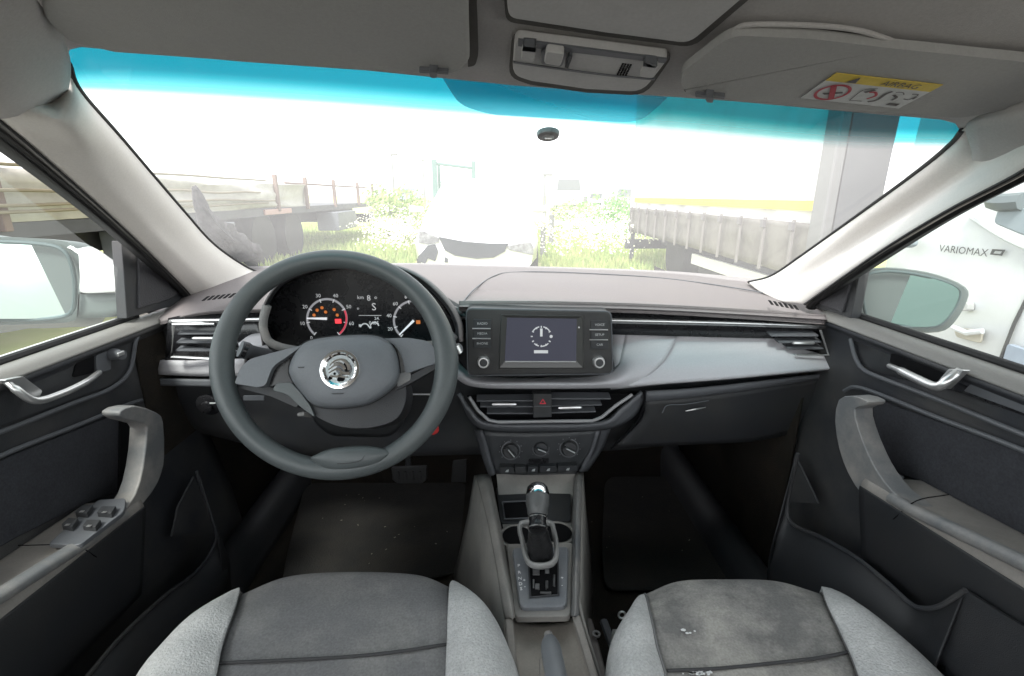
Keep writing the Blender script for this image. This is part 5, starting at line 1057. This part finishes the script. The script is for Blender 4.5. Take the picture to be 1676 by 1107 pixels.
bodyr[0] = [v + V3(0, -.0, 0) for v in bodyr[1]]; bodyr[1] = [v + V3(0, .12, .02) for v in bodyr[0]]; bodyr[0] = [V3(cx + (v.x - cx) * .97, y0 + .02, v.z) for v in bodyr[0]]
WP2 = pm('bright_white_paint', (.66, .67, .675), .3, coat=.5, var=.2, vscale=3)
mk('body', M().loft(bodyr), WP2, FC, smooth=50)
cabr = [[V3(cx + a * w, y, z) for a, w in ((-1, wb), (1, wb))] for y, z, wb in ()]
cab = M().loft([[V3(cx - .78, y0 + 1.0, .93), V3(cx + .78, y0 + 1.0, .93), V3(cx + .82, y0 + 3.8, .93), V3(cx - .82, y0 + 3.8, .93)], [V3(cx - .56, y0 + 1.75, 1.42), V3(cx + .56, y0 + 1.75, 1.42), V3(cx + .58, y0 + 3.3, 1.42), V3(cx - .58, y0 + 3.3, 1.42)], [V3(cx - .5, y0 + 1.95, 1.47), V3(cx + .5, y0 + 1.95, 1.47), V3(cx + .52, y0 + 3.1, 1.47), V3(cx - .52, y0 + 3.1, 1.47)]])
mk('cabin', cab, WP2, FC, smooth=30)
wsx = M().prism([V3(cx - .70, y0 + 1.05, .97), V3(cx + .70, y0 + 1.05, .97), V3(cx + .53, y0 + 1.68, 1.385), V3(cx - .53, y0 + 1.68, 1.385)], (0, -.015, .01)); mk('windshield', wsx, pm('bright_reflecting_glass', (.70, .74, .76), .1, metal=.5, var=.3, vscale=4), FC, smooth=0)
DKG = pm('car_grille_black', (.02, .025, .035), .6, var=.3, vscale=8)
gr_ = M().prism([fx(a, b, y0 - .01) for a, b in ((718, 388), (760, 396), (800, 399), (832, 399), (826, 412), (808, 422), (780, 424), (745, 419), (728, 410))], (0, .03, 0)); mk('grille', gr_, DKG, FC, bevel=.004)
HLm = pm('headlight_smoke', (.10, .10, .11), .3, var=.6, vscale=12, vcol=(.35, .35, .37))
mk('headlight', M().prism([fx(a, b, y0 - .0) for a, b in ((686, 379), (694, 379), (719, 390), (718, 397), (700, 400), (685, 398))], (0, .05, 0)), HLm, FC, bevel=.005)
mk('headlight', M().prism([fx(a, b, y0 - .0) for a, b in ((830, 403), (868, 396), (873, 404), (873, 418), (850, 413), (832, 409))], (0, .05, 0)), HLm, FC, bevel=.005)
for px_ in ([(684, 420), (690, 414), (700, 402), (712, 400), (717, 412), (712, 428), (700, 423), (696, 432), (684, 428)], [(728, 421), (733, 424), (733, 430), (727, 430)]): mk('bumper_vent', M().prism([fx(a, b, y0 - .012) for a, b in px_], (0, .03, 0)), DKG, FC, bevel=.003)
for s in (-1, 1):
    for yy in (.85, 3.2): mk('wheel', M().lathe([(.18, -.1), (.30, -.1), (.31, 0), (.30, .1), (.18, .1)], (cx + s * .78, y0 + yy, .31), (1, 0, 0), 24), RUB, FC)
    mk('door_mirror', M().tube([V3(cx + s * .84, y0 + 1.2, .99), V3(cx + s * 1.05, y0 + 1.2, 1.0)], [.05, .07], 8, flat=.8), WP2, FC)
# --- left trailer: low flatbed loaded with a tarpaulin
TARP = pm('beige_tarpaulin', (.43, .41, .375), .8, bump=.4, bscale=20, var=.7, vscale=2.5, vcol=(.28, .262, .235))
LT = empty('flatbed_trailer', (-3.9, 7, 0), 'long low trailer with crumpled beige tarpaulin and upright stakes on the left', 'trailer')
XL = -3.8
rows = []
for i in range(61):
    y = -1.5 + i * .2; row = []
    for j, z in enumerate((1.00, 1.05, 1.10, 1.16, 1.22, 1.28, 1.34, 1.40, 1.43, 1.43)):
        w = noise.noise(Vector((y * .55, z * 6.5, 0))) * .16 + noise.noise(Vector((y * 1.6, z * 15, 4))) * .05; x = XL + w * (0 if j in (0,) else 1) * .8
        if j == 8: x -= .5
        if j == 9: x -= 2.2
        row.append(Vector((x, y, z + .04 * noise.noise(Vector((y * .5, z * 2, 7))))))
    rows.append(row)
mk('tarpaulin', M().grid(rows), TARP, LT, smooth=80, solid=.01)
mk('bed_frame', M().box((XL - 1.2, 7, .93), (2.4, 17, .12)), pm('dark_chassis', (.06, .06, .07), .6, var=.5, vscale=3), LT)
mk('chassis_beam', M().box((XL - .5, 7, .74), (.14, 16.5, .22)), pm('dark_chassis', (.06,) * 3), LT)
mk('side_rail', M().tube([V3(XL - .02, 9.5, 1.42), V3(XL - .02, 15.5, 1.42)], .02, 6), pm('brown_stakes', (.16, .11, .09), .8), LT)
for yy in (4.0, 9.0, 10.4, 12.2, 14.3, 16): mk('stake', M().box((XL + .02, yy, 1.24), (.07, .07, .62)), pm('brown_stakes', (.16, .11, .09)), LT, bevel=.01)
for yy in (2.2, 3.5, 8.6, 9.9): mk('wheel', M().lathe([(.15, -.14), (.28, -.15), (.44, -.14), (.47, -.1), (.47, .1), (.44, .14), (.28, .12), (.15, .1)], (XL - .25, yy, .47), (1, 0, 0), 28), RUB, LT)
for zz, amp, y1 in ((1.43, .01, 8.9), (1.24, .04, 8.6), (1.13, .05, 9.0), (1.08, .03, 8.8)): mk('tarp_fold_shade', M().tube([V3(XL + .10, 2.2 + k * .25, zz + amp * noise.noise(Vector((k * .22, zz * 9, 0)))) for k in range(int((y1 - 2.2) / .25))], .014, 6), pm('fold_shade_brown', (.20, .17, .12), .8, var=.3, vscale=9), LT)  # brown tubes stand in for shade along the tarpaulin folds and top edge
mk('rear_bumper', M().box((XL - 1.1, 15.4, .55), (2.3, .12, .25)), pm('dark_chassis', (.06,) * 3), LT)
mk('tool_box', M().box((XL - .05, 12.5, .62), (.5, 1.5, .42)), pm('grey_toolbox', (.14, .15, .17), .5, var=.3, vscale=4), LT, bevel=.02)
mk('tool_box', M().box((XL - .05, 6.2, .62), (.5, 1.8, .46)), pm('grey_toolbox', (.14, .15, .17)), LT, bevel=.02)
mk('tail_lamp', M().box((XL, 9.0, .93), (.06, 1.1, .09)), pm('faded_red_lamp', (.38, .22, .2), .5), LT, bevel=.01)
mk('load_wrap', M().box((XL - .08, 3.3, .80), (.3, .25, .3)), pm('orange_lamp_tan', (.42, .24, .12), .6, var=.3, vscale=5), LT, bevel=.03)
# --- right trailer: curtain-sided, yellow stripe, straps
RTt = empty('curtain_trailer', (3.5, 6, 0), 'tall white curtain sided trailer with yellow stripe and strap row on the right', 'trailer')
XR = 2.4; YN, YFt = 3.45, 8.6
def tz(px, py): return X(px, py, XR).z
CUR = pm('white_curtain', (.62, .61, .59), .7, bump=.2, bscale=8, var=.8, vscale=1.6, vcol=(.42, .41, .39), thr=(.5, .75))
rows = []
for i in range(56):
    y = YN + .12 + (YFt - YN - .12) * i / 55; rows.append([Vector((XR + .018 * noise.noise(Vector((y * 1.1, z * 2.2, 1))) + (.02 * sin(y * 9) if z < 1.1 else 0), y, z)) for z in (.66, .74, .82, .90, .98, 1.06, 1.12, 1.3, 1.7, 2.2, 3.0, 3.7)])
mk('side_curtain', M().grid(rows), CUR, RTt, smooth=80, solid=.01)
mk('yellow_stripe', M().box((XR - .03, (YN + YFt) / 2, 1.125), (.012, YFt - YN - .2, .075)), pm('yellow_stripe_vinyl', (.70, .52, .03), .6, var=.3, vscale=3), RTt)
BEI = pm('beige_lower_curtain', (.12, .108, .098), .8, bump=.4, bscale=12, var=.7, vscale=4, vcol=(.20, .185, .17))
rows = []
for i in range(80):
    y = YN + .12 + (YFt - YN - .12) * i / 79; rows.append([Vector((XR - .035 - .03 * abs(sin(y * 7.48)) + .007 * sin(z * 42) - .02 * noise.noise(Vector((y * 1.2, z * 9, 2))), y, z)) for z in (.60, .66, .72, .78, .84, .90, .96, 1.0)])
mk('curtain_skirt', M().grid(rows), BEI, RTt, smooth=80, solid=.008)
k = 0; yy = YN + .35
while yy < YFt:
    S_ = mk('curtain_strap', M().box((XR - .085, yy, .80), (.02, .03, .44)), pm('grey_strap', (.17, .155, .15), .8), RTt, bevel=.004)
    mk('strap_buckle', M().box((XR - .10, yy, .97), (.03, .05, .07)), pm('buckle_steel', (.12, .11, .115), .5), S_, bevel=.006); yy += .42
mk('front_wall', M().prism([V3(XR - .03, YN, .62), V3(XR - .03, YN, 3.75), V3(XR + .34, YN, 3.75), V3(XR + .30, YN, .62)], (0, .08, 0)), pm('grey_front_wall', (.09, .09, .10), .6, var=.3, vscale=2), RTt, bevel=.01)
mk('corner_post', M().box((XR - .04, YN + .08, 2.2), (.10, .16, 3.2)), pm('corner_post_grey', (.15, .147, .15), .6, var=.3, vscale=3), RTt, bevel=.02)
mk('rear_post', M().box((XR - .02, YFt, 2.1), (.08, .10, 3.1)), CUR, RTt, bevel=.01)
mk('rear_wall', M().box((XR + 1.2, YFt, 2.2), (2.4, .06, 3.0)), CUR, RTt)
mk('roof', M().box((XR + 1.2, (YN + YFt) / 2, 3.75), (2.45, YFt - YN, .05)), CUR, RTt)
mk('chassis_beam', M().box((XR + .6, (YN + YFt) / 2, .48), (.2, YFt - YN, .2)), pm('dark_chassis', (.06,) * 3), RTt)
for yy in (4.4, 5.6, 6.8): mk('wheel', M().lathe([(.12, -.14), (.22, -.15), (.36, -.14), (.39, -.1), (.39, .1), (.36, .14)], (XR + .25, yy, .39), (1, 0, 0), 28), RUB, RTt)
mk('rear_underrun_bar', M().box((XR + .9, YFt + .05, .38), (2.0, .1, .16)), pm('dark_chassis', (.06,) * 3), RTt)
mk('rear_leg', M().box((XR - .0, YFt - .02, .38), (.06, .06, .5)), pm('dark_chassis', (.06,) * 3), RTt)
mk('underbody_dark_box', M().box((XR + .35, 4.35, .38), (.5, 1.5, .42)), pm('dark_chassis', (.06,) * 3), RTt, bevel=.05)  # dark box added to hide the bright ground under the trailer
mk('landing_gear', M().box((XR + .15, 4.0, .35), (.10, .10, .6)), pm('dusty_steel', (.2,) * 3), RTt)
mk('side_guard', M().box((XR + .05, 4.9, .45), (.04, 2.2, .12)), pm('guard_white', (.6, .6, .58), .5), RTt)
# --- white lorry cab seen through the right window
LC_ = empty('lorry_cab', (3.2, 1.8, 0), 'white lorry cab close by outside the right window with dark lettering', 'lorry')
XC = 1.95
rows = []
for y, sx in ((2.52, .35), (2.45, .06), (2.3, .0), (1.6, .0), (1.2, 0), (.2, 0)):
    rows.append([V3(XC + sx + a, y, z) for a, z in ((.12, .35), (.02, .5), (.0, .8), (.0, 1.2), (.02, 1.6), (.06, 2.4), (.3, 2.9))])
mk('cab_body', M().grid(rows), WP2, LC_, smooth=40, solid=.02)
mk('cab_front', M().prism([V3(XC + .36, 2.52, .35), V3(XC + .36, 2.52, 2.9), V3(XC + 2.2, 2.52, 2.9), V3(XC + 2.2, 2.52, .35)], (0, -.03, 0)), WP2, LC_)
def XCt(px, py, o=.012): return X(px, py, XC - o)
lt = textmesh('VARIOMAX', 1, (0, 0, 0), (1, 0, 0), (0, 1, 0), 0, 'LEFT'); w_ = max(v.x for v in lt.v)
A0, A1, A2 = XCt(1537, 407), XCt(1617, 415), XCt(1537, 400)
h_ = 2 * max(v.y for v in lt.v)
lm = M().add([A0 + (A1 - A0) * (v.x / w_) + V3(0, 0, 1) * (v.y / h_ * .033) for v in lt.v], lt.f)
mk('side_lettering', lm, pm('grey_lettering', (.06, .06, .06), .5, var=.2, vscale=20), LC_, smooth=0)
bd = M().grid([[XCt(a, b) for a, b in ((1624, 408), (1646, 409), (1640, 419), (1620, 417))], [XCt(a, b) for a, b in ((1629, 411), (1640, 412), (1637, 416), (1626, 415))]], True); mk('side_badge', bd, pm('grey_lettering', (.16,) * 3), LC_, smooth=0)
mk('mirror_arm', M().tube(spline([XCt(1618, 318, .05), XCt(1626, 328, .18), XCt(1640, 332, .22), XCt(1676, 330, .22)], 4), [.02] * 5 + [.03] * 8, 8), pm('mirror_arm_grey', (.12, .14, .145), .5), LC_)
mk('lorry_mirror', M().prism([XCt(a, b, .22) for a, b in rounded([(1632, 342, 6), (1730, 336, 10), (1730, 392, 14), (1672, 386, 6), (1624, 366, 8)])], (.1, 0, 0)), pm('lorry_mirror_grey', (.25, .29, .31), .5, var=.3, vscale=8), LC_, bevel=.02)
mk('fender_mirror', M().prism([XCt(a, b, .1) for a, b in rounded([(1455, 392, 4), (1482, 386, 5), (1482, 402, 5), (1470, 407, 4)])], (.06, 0, 0)), pm('lorry_mirror_grey', (.25,) * 3), LC_, bevel=.01)
mk('marker_lamp', M().prism([XCt(a, b, .03) for a, b in rounded([(1572, 494, 3), (1584, 496, 3), (1584, 508, 3), (1570, 510, 3)])], (.03, 0, 0)), pm('lamp_grey', (.5, .5, .48), .4, var=.3, vscale=20), LC_, bevel=.005)
mk('door_handle_recess', M().prism([XCt(a, b, .01) for a, b in rounded([(1560, 536, 5), (1608, 540, 5), (1604, 562, 5), (1564, 552, 5)])], (.01, 0, 0)), pm('handle_beige', (.50, .46, .38), .6, var=.5, vscale=14), LC_, bevel=.003)
mk('handle_bar', M().tube([XCt(1560, 536, .03), XCt(1582, 545, .035), XCt(1608, 542, .03)], .012, 8), WP2, LC_)
mk('door_gap', M().tube([XCt(1690, 470, .004), XCt(1660, 530, .004), XCt(1636, 592, .004), XCt(1600, 700, .004)], .006, 6), pm('grey_lettering', (.16,) * 3), LC_)
mk('window_crease', M().tube(spline([XCt(1588, 352, .01), XCt(1640, 385, .012), XCt(1690, 408, .012), XCt(1760, 430, .01)], 4), .012, 6), pm('crease_grey', (.6, .63, .62), .5), LC_)
mk('step_panel', M().prism([XCt(a, b, .02) for a, b in rounded([(1648, 562, 6), (1760, 600, 6), (1760, 700, 6), (1610, 690, 6)])], (.02, 0, 0)), pm('lorry_step_grey', (.26, .30, .36), .5, var=.4, vscale=6), LC_, bevel=.01)
# --- far things
def far(name, px, y, lab, cat): return empty(name, Z_ground(px, y), lab, cat)
GRN = pm('green_gantry_steel', (.10, .17, .16), .6, var=.3, vscale=2)
GA = far('gantry', 740, 24, 'dark green goalpost gantry standing beyond the white car', 'gantry')
mk('post', M().box(Y(713, 320, 24) + V3(0, 0, -.3), (.22, .2, 3.8)), GRN, GA); mk('post', M().box(Y(720, 320, 24.6) + V3(0, 0, -.35), (.12, .2, 3.6)), GRN, GA); mk('post', M().box(Y(776, 312, 24) + V3(0, 0, -.2), (.2, .2, 3.0)), GRN, GA)
p0, p1 = Y(707, 267, 24), Y(779, 276, 24); mk('crossbeam', M().tube([p0, p0.lerp(p1, .85), p1], .07, 6), GRN, GA); mk('crossbeam', M().tube([Y(720, 298, 24), Y(776, 303, 24)], .03, 6), GRN, GA)
def lamp(px, ptop, pbot, y, lab, arm=-4):
    T = Y(px, ptop, y); o = empty('street_lamp', (T.x, y, 0), lab, 'street lamp'); mk('pole', M().tube([V3(T.x, y, 0), T], [.09, .05], 8), pm('lamp_pole_grey', (.16, .165, .17), .6), o)
    mk('lamp_head', M().box(T + V3(.15, 0, .0), (.5, .2, .14)), pm('lamp_head_grey', (.14,) * 3, .6), o, bevel=.03); return o
lamp(892, 286, 360, 26, 'tall street lamp right of the parked white car'); lamp(641, 253, 320, 34, 'distant street lamp left of the gantry'); lamp(692, 262, 315, 40, 'thin street lamp just beside the gantry post')
def vehicle(px, w, h, y, lab, cat, col, van=True):
    b = Z_ground(px, y); o = empty('van' if van else 'lorry', b, lab, cat); c = pm('veh_' + str(px), col, .4, var=.2, vscale=2)
    mk('body', M().loft([[b + V3(a * w / 2 * k, yy, z) for a, z in ((-1, .35), (1, .35), (1, h * .55), (.92, h * .95), (-.92, h * .95), (-1, h * .55))] for k, yy in ((.92, 0), (1, .3), (1, 4.2), (.95, 4.4))]), c, o, bevel=.06)
    mk('windshield', M().prism([b + V3(a * w / 2, -.03, z) for a, z in ((-.8, h * .58), (.8, h * .58), (.72, h * .86), (-.72, h * .86))], (0, .05, 0)), pm('far_glass', (.12, .13, .14), .3), o)
    mk('bumper', M().box(b + V3(0, -.02, .48), (w * .95, .2, .22)), pm('dark_chassis', (.06,) * 3), o)
    for s in (-1, 1): mk('wheel', M().lathe([(.1, -.12), (.36, -.12), (.36, .12), (.1, .12)], b + V3(s * w * .42, .8, .36), (1, 0, 0), 18), RUB, o); mk('headlight', M().box(b + V3(s * w * .36, -.04, .82), (.3, .06, .16)), pm('far_lamp', (.7, .7, .68), .3), o)
    return o
vehicle(928, 2.0, 2.6, 34, 'white van parked far off right of the street lamp', 'van', (.75, .75, .76))
vehicle(1022, 1.9, 1.9, 36, 'small grey blue van parked far off by the right trailer', 'van', (.45, .5, .6))
vehicle(975, 1.8, 1.6, 44, 'distant pale van between the two nearer parked vans', 'van', (.6, .62, .6))
vehicle(668, 2.3, 2.2, 60, 'far blue van in the gap left of the gantry', 'van', (.25, .32, .5))
def postf(px, ptop, y, lab, r_=.06):
    T = Y(px, ptop, y); o = mk('fence_post', M().tube([V3(T.x, y, 0), T], r_, 6), pm('post_grey', (.15, .15, .15), .8), None); tag(o, lab, 'post', 'posts standing in the meadow')
postf(606, 322, 17, 'dark post at the left edge of the left bush'); postf(889, 372, 9.5, 'short post right beside the white car', .05); postf(903, 352, 12, 'grey post in front of the white flowers', .06); postf(958, 322, 30, 'dark distant post between the parked vans', .12)
